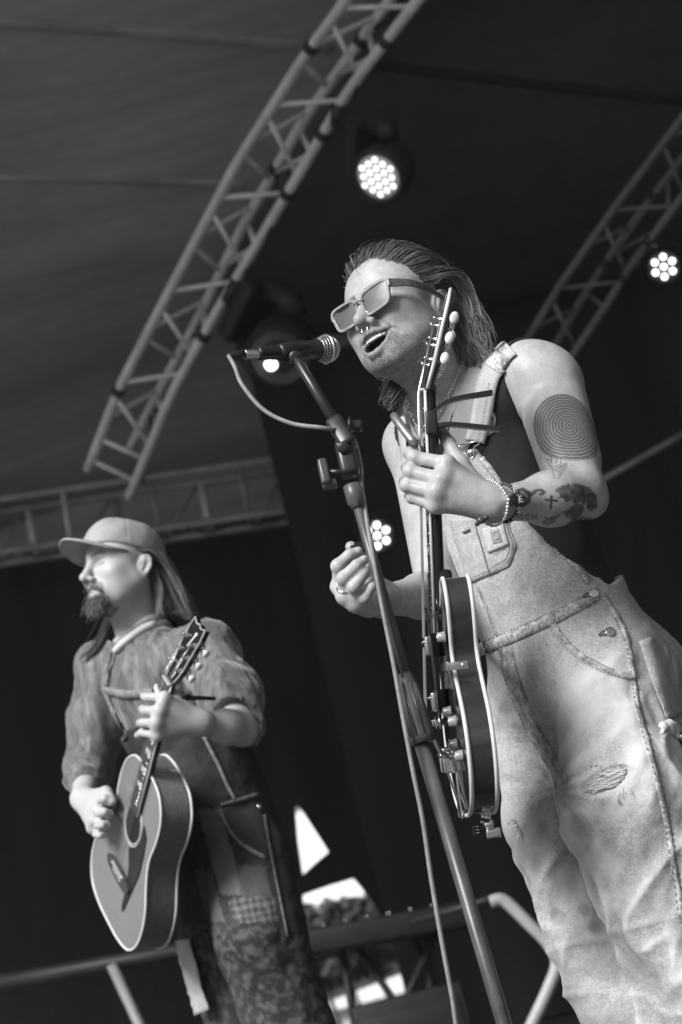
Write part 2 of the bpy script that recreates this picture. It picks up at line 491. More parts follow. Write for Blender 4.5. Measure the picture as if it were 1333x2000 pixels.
for i in range(n_+1):
    x = -7.4+14.8*i/n_; y = 2.86+.03*math.sin(i*1.3)+.015*math.sin(i*2.9)
    v += [(x, y, 0.), (x, y, STAGE_Z-.125)]
    if i: f.append((2*i-2, 2*i, 2*i+1, 2*i-1))
skirt = sheet('stage_skirt', v, f, M_skirt, None); tag(skirt, 'pleated black cloth skirt hanging along the front of the stage', 'stage skirt')
# roof membrane
ROOF = [(2.4, 7.35), (4.0, 7.05), (6.0, 6.55), (7.3, 6.08), (9.4, 5.35), (11.0, 4.98), (12.9, 4.72)]
def roof_z(Y): return np.interp(Y, [a for a, b in ROOF], [b for a, b in ROOF])
M_roof = mat('roof_membrane', .43, .75, noise=[(.5, .22), (1.6, .12, (.4, 2.4, 1)), (14, .05)], bump=[(1.1, .6, .09, (.35, 1.8, 1)), (5, .35, .02, (.5, 1.6, 1))])
M_roof_seam = mat('roof_seam', .43, .8, noise=(3, .3))
nx, ny = 60, 50; v = []; f = []
for j in range(ny+1):
    Y = 2.4+10.5*j/ny
    for i in range(nx+1):
        X = -8+16*i/nx
        v.append((X, Y, roof_z(Y)+.45-.007*X*X+.05*math.sin(X*1.9+.6*Y)*math.sin(Y*.9)+.05*math.sin(Y*2.9)))
for j in range(ny):
    for i in range(nx): a = j*(nx+1)+i; f.append((a, a+1, a+nx+2, a+nx+1))
roof = mesh_obj('canopy', v, f, M_roof); tag(roof, 'grey fabric canopy stretched over the stage', 'canopy')
bv_roof = bvh_of(roof)
def roof_band(name, pts, wd, m):
    return strip(name, pts, wd, bv_roof, m, roof, .02, .012, 10, 3)
# rear gable of the canopy and the black drapes
YB = 12.6
M_gable = mat('gable_membrane', .50, .8, noise=[(.7, .25), (5, .1)], bump=(1.5, .3, .05))
M_black = mat('black_drape', .026, .92, noise=[(1.2, .35, (3, 3, .4)), (30, .15)], bump=[(2.2, .4, .05, (3, 3, .15))])
def hanging(name, x0, x1, Y, zt, zb, m, amp, label, cat, holes=None, wl=7.):
    """pleated cloth between two heights"""
    n = max(8, int((x1-x0)*14)); v = []; f = []
    for i in range(n+1):
        x = x0+(x1-x0)*i/n
        for k in range(9):
            t = k/8; z = zt(x)+(zb(x)-zt(x))*t
            v.append((x, Y+amp*(.35+.65*t)*math.sin(x*wl+1.7*math.sin(x*1.3)+.4*t), z))
    for i in range(n):
        for k in range(8): a = i*9+k; f.append((a, a+1, a+10, a+9))
    o = mesh_obj(name, v, f, m); return tag(o, label, cat)
pz = lambda px, py, Y: W(px, py, Y)
def line_z(p, q, Y):
    a, b = W(p[0], p[1], Y), W(q[0], q[1], Y); return lambda x: a[2]+(b[2]-a[2])*(x-a[0])/(b[0]-a[0])
zc = line_z((0, 1086), (600, 1000), YB)
hanging('gable_wall', -9, 9, YB+.10, lambda x: 6.2, lambda x: zc(x)-.10, M_gable, .015, 'grey fabric gable closing the canopy above the rear truss', 'gable wall', wl=2.)
# rear black cloth with three gaps to the daylight behind
def cut_sheet(name, outer, holes, Y, m, thick):
    loops = [outer]+holes; pts3 = [[Vector(W(px, py, Y)) for px, py in L] for L in loops]
    tri = tessellate_polygon([[Vector((p.x, p.z, 0)) for p in L] for L in pts3]); flat = [p for L in pts3 for p in L]; n = len(flat)
    v = [tuple(p) for p in flat]+[(p.x, p.y+thick, p.z) for p in flat]
    f = [t for t in tri]+[tuple(n+i for i in t[::-1]) for t in tri]; o = 0
    for L in pts3:
        k = len(L); f += [(o+i, o+(i+1) % k, n+o+(i+1) % k, n+o+i) for i in range(k)]; o += k
    return mesh_obj(name, v, f, m, None, False)
bk = cut_sheet('backdrop', [(-900, 1235), (600, 998), (2500, 600), (2700, 2350), (-700, 2500)],
     [[(577, 1574), (586, 1578), (642, 1664), (618, 1684), (592, 1708), (582, 1640)],
      [(592, 1748), (640, 1731), (690, 1716), (718, 1748), (738, 1778), (742, 1800), (700, 1812), (596, 1838)],
      [(612, 1882), (700, 1858), (800, 1832), (885, 1812), (900, 1870), (905, 1960), (930, 2100), (640, 2130), (628, 2000)]], YB, M_black, .02)
tag(bk, 'black cloth backdrop below the rear truss with gaps letting in daylight', 'backdrop')
za = line_z((540, 560), (1200, 430), 11.4)
blk = hanging('black_curtain', W(556, 1000, 11.5)[0], 6.5, 11.5, lambda x: W(556, 590, 11.5)[2]+.10*(x-W(556, 590, 11.5)[0]), lambda x: STAGE_Z+.02, M_black, .05, 'black pleated curtain hanging in front of the rear truss behind the singer', 'curtain')
wing = MB(); 
o = hanging('side_light_block', 0, 1, 0, lambda x: 0, lambda x: 0, M_black, 0, 'x', 'y'); bpy.data.objects.remove(o)
v = []; f = []
for i in range(121):
    y = 3.2+9.6*i/120
    for k in range(2): v.append((6.6+.08*math.sin(y*6.3+math.sin(y*2)), y, STAGE_Z if k else 6.6))
    if i: a = 2*i-2; f.append((a, a+1, a+3, a+2))
tag(mesh_obj('side_light_block', v, f, M_black), 'added unseen black curtain blocking side light on the singer left', 'curtain')  # out of view, added to keep side light off the canopy
# daylight side behind the stage: tree line and marquee

# ------------------------------------------------------------------ trusses
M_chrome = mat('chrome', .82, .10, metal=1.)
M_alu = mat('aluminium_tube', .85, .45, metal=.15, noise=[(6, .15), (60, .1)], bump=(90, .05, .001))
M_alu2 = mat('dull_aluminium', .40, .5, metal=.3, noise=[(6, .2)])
M_alu2b = mat('shaded_aluminium', .20, .55, metal=.2, noise=[(6, .2)])  # darker copy for the right truss, its shade put into the colour
M_joint = mat('truss_coupler', .05, .5, metal=.3)
def interp_line(P):
    ys = [p[1] for p in P]; xs = [p[0] for p in P]
    return lambda y: float(np.interp(y, ys, xs)) if ys[0] <= y <= ys[-1] else (xs[0]+(y-ys[0])*(xs[1]-xs[0])/(ys[1]-ys[0]) if y < ys[0] else xs[-1]+(y-ys[-1])*(xs[-1]-xs[-2])/(ys[-1]-ys[-2]))
class Chord:
    def __init__(s, P, Yf, dY): s.x = interp_line(P); s.Y = Yf; s.d = dY
    def __call__(s, y): return W(s.x(y), y, s.Y(y)+s.d)
def truss(name, label, L, R, M, y0, y1, ends, braces, joints, m, rc=.0245, rb=.0125):
    t = empty(name, L(y1), label, 'truss', None)
    for c, e in zip((L, R, M), ends):
        MB().tube([c(y) for y in np.linspace(y0, e, 26)], rc, 10).build('chord', m, t)
    for a, ya, b, yb in braces:
        A, B = {'L': L, 'R': R, 'M': M}[a](ya), {'L': L, 'R': R, 'M': M}[b](yb)
        MB().tube([A, B], rb, 8).build('brace', m, t)
    for c, ys in joints:
        C_ = {'L': L, 'R': R, 'M': M}[c]
        for y in ys: MB().tube([C_(y-6), C_(y-5.9), C_(y+6), C_(y+6.1)], [rc*1.0, rc*1.35, rc*1.35, rc*1.0], 12).build('coupler', M_joint, t)
    return t
Y1 = lambda y: 7.25+2.2*(y/930.)
TL = Chord([(676, 0), (595, 110), (462, 320), (315, 600), (231, 763), (173, 915)], Y1, 0.)
TR = Chord([(817, 0), (687, 168), (566, 371), (420, 616), (336, 768), (252, 973)], Y1, -.06)
TM = Chord([(762, 0), (690, 100), (595, 232), (476, 440), (389, 621), (315, 757), (252, 880)], Y1, .16)
nodes = [(15, 13), (205, 196), (386, 377), (568, 550), (747, 729)]
br_ = []
for a, b in nodes: br_ += [('L', a, 'R', b)]
for a, b in ((40, 150), (225, 345), (412, 522), (600, 695), (775, 872)): br_ += [('L', a, 'R', b)]
for a, b in ((90, 30), (120, 170), (280, 215), (300, 350), (460, 400), (480, 530), (640, 585), (660, 700), (815, 760)): br_ += [('L', a, 'M', b)]
for a, b in ((60, 110), (150, 110), (250, 300), (340, 300), (430, 480), (520, 480), (600, 650), (690, 650), (770, 810)): br_ += [('M', a, 'R', b)]
br_ += [('L', 857, 'R', 897), ('L', 899, 'R', 940)]
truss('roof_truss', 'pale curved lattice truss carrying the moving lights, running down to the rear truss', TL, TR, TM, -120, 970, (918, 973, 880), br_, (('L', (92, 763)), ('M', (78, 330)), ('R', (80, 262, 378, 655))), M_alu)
Y2 = lambda y: 8.0+1.2*((y-230)/480.)
UL = Chord([(1333, 231), (1193, 416), (1092, 561), (1033, 659)], Y2, 0.)
UM = Chord([(1386, 240), (1305, 346), (1249, 418), (1190, 502), (1145, 572), (1084, 676)], Y2, .16)
UR = Chord([(1400, 293), (1333, 385), (1288, 444), (1226, 528), (1193, 584), (1106, 712)], Y2, -.06)
br2_ = [('L', 410, 'R', 402), ('L', 564, 'R', 550), ('L', 435, 'R', 533), ('L', 584, 'R', 682), ('L', 281, 'R', 379), ('L', 258, 'R', 262), ('M', 346, 'R', 420), ('M', 502, 'R', 450), ('M', 572, 'R', 600), ('L', 480, 'M', 440), ('L', 640, 'M', 600)]
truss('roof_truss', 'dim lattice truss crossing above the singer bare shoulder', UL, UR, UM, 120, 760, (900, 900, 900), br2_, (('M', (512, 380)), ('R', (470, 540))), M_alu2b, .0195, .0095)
# rear truss, level across the back of the stage
bt = empty('rear_truss', W(0, 1080, 12.1), 'level box truss along the rear of the stage above the cap', 'truss')
def hb(p, q, Yq): 
    a, b = W(*p, Yq), W(*q, Yq); d = (b-a)/(b[0]-a[0]); return lambda x: a+d*(x-a[0])
tb0, tb1 = hb((0, 1078), (560, 997), 12.0), hb((0, 975), (560, 893), 12.0)
tb2_, tb3 = hb((0, 1078), (560, 997), 12.0), None
back = V(0, .30, 0)
xs_ = np.linspace(-5.6, 5.6, 41)
for ln, off in ((tb0, 0), (tb1, 0), (tb0, back), (tb1, back)):
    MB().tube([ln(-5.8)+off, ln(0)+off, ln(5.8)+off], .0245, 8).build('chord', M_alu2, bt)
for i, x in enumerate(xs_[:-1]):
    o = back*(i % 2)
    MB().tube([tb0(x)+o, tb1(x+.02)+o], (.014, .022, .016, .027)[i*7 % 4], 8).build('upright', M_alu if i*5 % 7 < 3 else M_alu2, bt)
    if i % 2 == 0: MB().tube([tb0(x)+back, tb1(xs_[i+1])+back], .013, 6).build('brace', M_alu2, bt)
    MB().tube([tb0(x), tb0(x)+back], .013, 6).build('brace', M_alu2, bt)

MB().tube([W(1140, 958, 11.2), W(1420, 800, 11.2)], .018, 10).build('stay', M_alu2, bt)
# ------------------------------------------------------------------ stage lights
M_hous = mat('lamp_housing', .020, .5, noise=(8, .3), bump=(40, .1, .004)); M_hous_g = mat('lamp_gloss', .03, .25)
M_led = mat('led_lens', .8, .2, emit=3.5); M_ledb = mat('led_reflector', .4, .35, emit=.10); M_led2 = mat('washed_led', .8, .2, emit=1.5); M_lens2 = mat('led_cup', .6, .25); M_spot = mat('lit_lens', .8, .1, emit=3.)
def moving_head(c, aim, hang, r, label, leds=True, rl=None):
    """c centre of the lens face, aim its direction, hang the point on the truss"""
    t = empty('moving_head_light', hang, label, 'stage light'); A = nrm(aim); R_ = framez(A); s = r
    MB().lathe(c-A*r*2.2, c, [(0, r*.55), (r*.25, r*.95), (r*.9, r*1.22), (r*1.7, r*1.30), (r*2.15, r*1.26), (r*2.22, r*1.12), (r*2.1, r*1.02), (r*2.0, r*1.0)], 28).build('head', M_hous, t)
    cen = c-A*r*1.2; up = nrm(hang-cen); sd = nrm(np.cross(A, up))
    for k in (-1, 1):
        MB().tube([cen+sd*k*r*1.30, cen+sd*k*r*1.55+up*r*.5, cen+sd*k*r*1.50+up*r*1.3, cen+sd*k*r*1.0+up*r*1.9], [r*.42, r*.50, r*.48, r*.40], 10).build('yoke_arm', M_hous, t)
    RU = frame(y=up, z=sd)
    MB().box(cen+up*r*2.1, RU, (r*1.9, r*.75, r*2.6), r*.18).build('base', M_hous, t)
    MB().tube([cen+up*r*2.4, hang], r*.16, 8).build('clamp', M_joint, t)
    MB().tube([hang-sd*r*.5, hang+sd*r*.5], .034, 12).build('clamp_jaw', M_joint, t)
    if leds:
        MB().lathe(c-A*r*.10, c+A, [(0, r*1.0), (r*.02, r*1.0), (r*.025, 0)], 28).build('reflector', M_ledb, t)
        k = 0
        for q in range(-2, 3):
            for p in range(-2, 3):
                if abs(q+p) > 2: continue
                x, y = (p+q*.5)*r*.40, q*r*.346
                if math.hypot(x, y) > r*.9: continue
                MB().lathe(c-A*r*.08+R_@V(x, y, 0), c+A+R_@V(x, y, 0), [(0, r*.11), (r*.04, r*.130), (r*.06, 0)], 10).build('led', M_led2, t)
    else:
        MB().lathe(c-A*r*.3, c+A, [(0, r*.98), (r*.05, r*.96), (r*.10, r*.7), (r*.12, 0)], 28).build('lens', M_hous_g, t)
        MB().ball(c+R_@V(*rl, -r*.10), (r*.24, r*.24, r*.12), R_, 16, 8).build('lamp_glow', M_spot, t)
    return t
c1 = W(737, 347, 7.35)
moving_head(c1, nrm(CC-c1)*.75+V(-.62, -.05, -.36), TR(215)+V(0, 0, -.02), .092, 'black moving head light with a face of glowing LEDs on the curved truss')
c2 = W(545, 700, 8.3)
moving_head(c2, nrm(CC-c2)*.80+V(-.25, 0, -.45), TR(560)+V(0, 0, -.02), .118, 'black moving head light with one bright spot, behind the microphone', False, (-.050, -.020))
def par(px, py, Y, dpx, aim, hang, label):
    c = W(px, py, Y); t = empty('led_par_light', hang, label, 'stage light'); A = nrm(aim); s = dpx*Y/CAM_F; R_ = framez(A)
    MB().lathe(c-A*s*4, c, [(0, s*1.4), (s*.4, s*1.9), (s*2.6, s*2.0), (s*4.1, s*2.1), (s*4.15, s*1.9), (s*3.9, s*1.85)], 24).build('can', M_hous, t)
    MB().lathe(c-A*s*.25, c+A, [(0, s*1.88), (s*.02, s*1.88), (s*.03, 0)], 24).build('face_plate', M_hous, t)
    for k in range(7):
        x, y = (0, 0) if k == 6 else (math.cos(k*PI/3+.3)*s*1.22, math.sin(k*PI/3+.3)*s*1.22)
        MB().lathe(c-A*s*.02+R_@V(x, y, 0), c+A+R_@V(x, y, 0), [(-s*.1, s*.34), (s*.06, s*.36), (s*.10, 0)], 10).build('led', M_led, t)
    sd = nrm(np.cross(A, V(0, 0, 1)))
    MB().tube([c-A*s*2-sd*s*2.0, c-A*s*2-sd*s*2.3+V(0, 0, s*2.6), c-A*s*2+sd*s*2.3+V(0, 0, s*2.6), c-A*s*2+sd*s*2.0], s*.18, 8).build('bracket', M_joint, t)
    MB().tube([c-A*s*2+V(0, 0, s*2.6), hang], s*.22, 8).build('clamp', M_joint, t)
    return t
pc = W(1297, 521, 8.9); par(1297, 521, 8.9, 16.5, CC-pc, UR(470), 'round LED par light with seven glowing lenses hung by the dim truss')
pc = W(737, 1046, 11.0); par(737, 1046, 11.0, 17.0, CC-pc, tb0(pc[0])+V(0, -.05, 0), 'round LED par light with seven glowing lenses behind the singer hand')

M_cab = mat('power_cable', .03, .6)
def draped(pts, sag, r, label):
    P = []
    for a, b in zip(pts[:-1], pts[1:]):
        for t in np.linspace(0, 1, 9)[:-1]: P.append(lerp(a, b, t)+V(0, 0, -sag*4*t*(1-t)))
    P.append(pts[-1]); o = MB().tube(P, r, 6).build('power_cable', M_cab); tag(o, label, 'cable')
draped([TM(-60), TM(60), TR(150), TR(235), TM(330), TR(420), TR(540)], .05, .008, 'black power cable draped along the curved truss between the two moving lights')
draped([TR(560), TM(640), TR(740), TM(800), TR(900), tb1(W(270, 940, 12)[0])], .06, .007, 'black power cable sagging from the curved truss down to the rear truss')
draped([tb0(x_) for x_ in np.linspace(-3.4, .4, 12)], .07, .007, 'black power cable looping along the rear truss')
# ------------------------------------------------------------------ canopy seams, straps
roof_band('canopy_seam', [(-20, 40), (200, 55), (400, 70), (650, 92)], 16, M_roof_seam)
roof_band('canopy_seam', [(-20, 344), (150, 348), (330, 352), (480, 358)], 9, M_roof_seam)
M_shade_sheet = mat('canopy_shade', .075, .9, noise=[(.7, .3), (9, .1)], bump=[(.9, .4, .08, (.4, 2., 1)), (5, .2, .015)])
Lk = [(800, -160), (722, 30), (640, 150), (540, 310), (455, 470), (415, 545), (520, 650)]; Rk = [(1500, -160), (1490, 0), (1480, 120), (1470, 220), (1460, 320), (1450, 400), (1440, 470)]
shd = grid_obj('canopy_shade_sheet', surf_grid(Lk, Rk, bv_roof, 5, 24, .10), M_shade_sheet, None, .004, True, .02)  # dark sheet added to give the canopy its shaded right part
tag(shd, 'added dark sheet under the canopy above the singer, standing for shade', 'shade sheet')
bv_shd = bvh_of(shd)
strip('sheet_band', [(640, 112), (760, 128), (900, 146), (1340, 196)], 18, bv_shd, mat('dark_band', .035, .9), shd, .01, .006, 10, 2)
# ------------------------------------------------------------------ things at the back of the stage
M_pale_t = mat('pale_tube', .42, .4, noise=(10, .1)); M_dk = mat('dark_steel', .035, .45, noise=(10, .2)); M_blackbox = mat('black_casing', .018, .5, noise=(10, .3))
rail = empty('stage_railing', W(300, 2100, 8.6)*V(1, 1, 0)+V(0, 0, STAGE_Z), 'dark rear handrail on a pale upright beside the guitarist in the cap', 'railing')
MB().tube([W(-120, 1942, 8.6), W(345, 1858, 8.6), W(480, 1834, 8.6)], .034, 12).build('rail', M_dk, rail)
for a, b in (((218, 1884), (272, 2000)),):
    p, q = W(*a, 8.55), W(*b, 8.55); d = (q-p)/(q[2]-p[2]); MB().tube([p, p+d*(STAGE_Z-p[2])], .022, 12).build('post', M_pale_t, rail)
hr = empty('handrail', W(1040, 2050, 7.6)*V(1, 1, 0)+V(0, 0, STAGE_Z), 'pale bent tube handrail rising behind the singer right leg', 'handrail')
e0 = W(1035, 2010, 7.6); e1 = W(1072, 1930, 7.6)
MB().tube(catmull([e0+(e0-e1)*2.0, e0, e1, W(1088, 1880, 7.6), W(1070, 1842, 7.6), W(1035, 1806, 7.6), W(1003, 1774, 7.6), W(980, 1757, 7.6), W(958, 1762, 7.6)], 8), .024, 12).build('bent_tube', M_pale_t, hr)
MB().tube([W(953, 1757, 7.6), W(953, 1757, 7.6)+V(-.30, .25, 0)], .012, 8).build('stay', M_dk, hr)
# keyboard on a folding stand
kb = empty('keyboard', W(740, 1840, 9.3), 'long black keyboard standing on crossed legs at the rear between the players', 'keyboard')
k0, k1 = W(585, 1846, 9.3), W(905, 1788, 9.3); kx = nrm(k1-k0); RK_ = frame(y=V(0, 0, 1), z=np.cross(kx, V(0, 0, 1)))
RKB = np.stack([kx, nrm(V(0, 0, 1)-kx*kx[2]), np.cross(kx, nrm(V(0, 0, 1)-kx*kx[2]))], 1)
MB().box((k0+k1)/2, RKB, (np.linalg.norm(k1-k0)+.1, .12, .32), .02).build('case', M_blackbox, kb)
for k in range(6): MB().lathe((k0+k1)/2+RKB@V(-.25+k*.1, .06, .05), (k0+k1)/2+RKB@V(-.25+k*.1, .2, .05), [(0, .010), (.014, .009), (.015, 0)], 10).build('knob', M_chrome, kb)
ks = empty('keyboard_stand', W(740, 2000, 9.3)*V(1, 1, 0)+V(0, 0, STAGE_Z), 'folding crossed leg stand under the black keyboard', 'keyboard stand')
for a, b, c_ in (((665, 1838), (695, 2010), 0.), ((690, 1834), (790, 1985), .1), ((860, 1806), (770, 2000), .0), ((800, 1815), (880, 1990), .1), ((835, 1810), (842, 2000), .05)):
    p, q = W(*a, 9.3+c_), W(*b, 9.3+c_); d = (q-p)/(q[2]-p[2]); MB().tube([p, p+d*(STAGE_Z-p[2])], .018, 8).build('leg', M_dk, ks)
amp = empty('amplifier', W(800, 2060, 8.9)*V(1, 1, 0)+V(0, 0, STAGE_Z), 'black amplifier box standing under the keyboard', 'amplifier')
a0, a1 = W(705, 1964, 8.9), W(880, 1918, 8.9); ax_ = nrm((a1-a0)*V(1, 1, 0)); RA_ = np.stack([ax_, np.cross(V(0, 0, 1), ax_), V(0, 0, 1)], 1)
hgt = (a0[2]+a1[2])/2-STAGE_Z
MB().box(((a0+a1)/2)*V(1, 1, 0)+V(0, .15, STAGE_Z+hgt/2), RA_, (.50, .30, hgt), .015).build('cabinet', M_blackbox, amp)
MB().box(((a0+a1)/2)*V(1, 1, 0)+V(0, -.005, STAGE_Z+hgt*.45), RA_, (.44, .012, hgt*.7), .004).build('grille', M_hous, amp)
# ------------------------------------------------------------------ outside, seen through the gaps
M_tent = mat('white_marquee', .75, .7, noise=(.6, .08)); M_far = mat('far_foliage', .035, .95, noise=(.8, .4)); M_trunk = mat('bark', .06, .9)
tb_ = W(640, 1800, 30)*V(1, 1, 0)
tent = empty('marquee', tb_, 'white pagoda marquee with a pointed roof standing behind the stage', 'marquee')
pk_ = W(584, 1560, 30)
v = []; f = []; rg = [(1., 2.6), (.72, 2.95), (.45, 3.5), (.22, 4.15), (.08, 4.75), (.01, pk_[2])]
for r_, z in rg:
    for sx, sy in ((-1, -1), (0, -1), (1, -1), (1, 0), (1, 1), (0, 1), (-1, 1), (-1, 0)): v.append((pk_[0]+sx*r_*2.9, 31.5+sy*r_*2.9, z))
for i in range(len(rg)-1):
    for k in range(8): f.append((i*8+k, i*8+(k+1) % 8, (i+1)*8+(k+1) % 8, (i+1)*8+k))
mesh_obj('roof', v, f, M_tent, tent, False)
MB().box((pk_[0], 31.5, 2.45), np.eye(3), (5.76, 5.76, .36)).build('valance', M_tent, tent, False)
for sx in (-1, 1):
    for sy in (-1, 1): MB().tube([(pk_[0]+sx*2.8, 31.5+sy*2.8, 0), (pk_[0]+sx*2.8, 31.5+sy*2.8, 2.4)], .05, 8).build('pole', M_dk, tent)
MB().box((pk_[0], 34.2, 1.2), np.eye(3), (5.6, .05, 2.4)).build('side_wall', M_tent, tent, False)
wt = empty('marquee', V(2.2, 27, 0), 'white walled marquee seen under the keyboard behind the stage', 'marquee')
tx = W(760, 1950, 27)[0]+.6
MB().box((tx, 28.5, .85), np.eye(3), (4.6, 3, 1.7), .02).build('wall', M_tent, wt, False)
MB().add([(tx-2.5, 26.8, 1.7), (tx+2.5, 26.8, 1.7), (tx+2.5, 30.2, 1.7), (tx-2.5, 30.2, 1.7), (tx, 28.5, 2.0)], [(0, 1, 4), (1, 2, 4), (2, 3, 4), (3, 0, 4), (3, 2, 1, 0)]).build('roof', M_tent, wt, False)
for k in range(4): MB().tube([(tx-2.2+1.45*k, 26.96, 0), (tx-2.2+1.45*k, 26.96, 1.7)], .05, 8).build('pole', M_dk, wt)
def far_tree(px, Y, h, wd, seed, base=None, cc=.62, ch=.40):
    r = np.random.RandomState(seed); base = W(px, 1800, Y)*V(1, 1, 0) if base is None else base; t = empty('tree', base, 'x', 'tree', 'trees beyond the stage')
    MB().tube([base, base+V(.1, 0, h*.35), base+V(0, 0, h*.75)], [.028*h, .02*h, .006*h], 8).build('trunk', M_trunk, t)
    n = 1400; d = r.normal(size=(n, 3)); d /= np.linalg.norm(d, axis=1, keepdims=True); rad = r.rand(n)**.45
    lob = 1+.25*np.sin(d[:, 0]*5+seed)+.2*np.sin(d[:, 2]*6+d[:, 1]*4)
    P = base+V(0, 0, h*cc)+d*(rad*lob)[:, None]*V(wd, wd, h*ch); v = np.zeros((n, 4, 3)); s = .22*(h/8)
    u = r.normal(size=(n, 3)); u /= np.linalg.norm(u, axis=1, keepdims=True); w_ = np.cross(u, d); w_ /= np.maximum(np.linalg.norm(w_, axis=1, keepdims=True), 1e-6)
    for k, (a, b) in enumerate(((-1, -.5), (1, -.5), (1, .5), (-1, .5))): v[:, k] = P+u*a*s+w_*b*s
    mesh_obj('crown', v.reshape(-1, 3), np.arange(4*n).reshape(n, 4), M_far, t, False); return t
for i, (px, Y, h, wd, lb) in enumerate(((604, 23, 2.85, .40, 'round headed sapling in the bright gap beside the capped guitarist'), (656, 24, 2.7, .46, 'low sapling in the middle of the bright gap above the keyboard'), (716, 22, 2.8, .50, 'fuller sapling at the keyboard side of the bright gap'), (752, 62, 7.0, 3.2, 'tall tree far beyond the stage behind the saplings'))):
    far_tree(px, Y, h, wd, i+3, None, *((.86, .15) if h < 3 else (.62, .40)))['label'] = lb

for i, (x, Y, h, wd, lb) in enumerate(((-34, -52, 13, 5., 'tall tree across the field, mirrored in the sunglasses'), (-24, -56, 10, 4.6, 'lower tree across the field, mirrored in the sunglasses'), (-46, -48, 11, 5., 'wide tree at the field edge, mirrored in the sunglasses'), (-14, -60, 12, 5., 'dense tree at the far end of the field facing the stage'))):
    far_tree(0, 10, h, wd, i+20, V(x, Y, 0))['label'] = lb

# ------------------------------------------------------------------ heads
class Frame:
    """local (x to the person's left, y up, z forward) -> world"""
    def __init__(s, o, yaw, pitch=0., tilt=0., sc=1.):
        # yaw 0 faces the camera (-Y), positive turns the face towards -X
        a = math.radians(yaw); f = V(-math.sin(a), -math.cos(a), 0); l = V(math.cos(a), -math.sin(a), 0); u = V(0, 0, 1)
        p = math.radians(pitch); f, u = f*math.cos(p)+u*math.sin(p), u*math.cos(p)-f*math.sin(p)
        t = math.radians(tilt); l, u = l*math.cos(t)+u*math.sin(t), u*math.cos(t)-l*math.sin(t)
        s.R = np.stack([l, u, f], 1); s.o = np.asarray(o, float); s.s = sc
    def __call__(s, *p): return s.o + s.R@(np.array(p[0] if len(p) == 1 else p, float)*s.s)
    def inv(s, P): return ((np.asarray(P)-s.o)@s.R)/s.s

def rotx(a): c, n = math.cos(a), math.sin(a); return np.array([[1, 0, 0], [0, c, -n], [0, n, c]])
def roty(a): c, n = math.cos(a), math.sin(a); return np.array([[c, 0, n], [0, 1, 0], [-n, 0, c]])
def rotz(a): c, n = math.cos(a), math.sin(a); return np.array([[c, -n, 0], [n, c, 0], [0, 0, 1]])

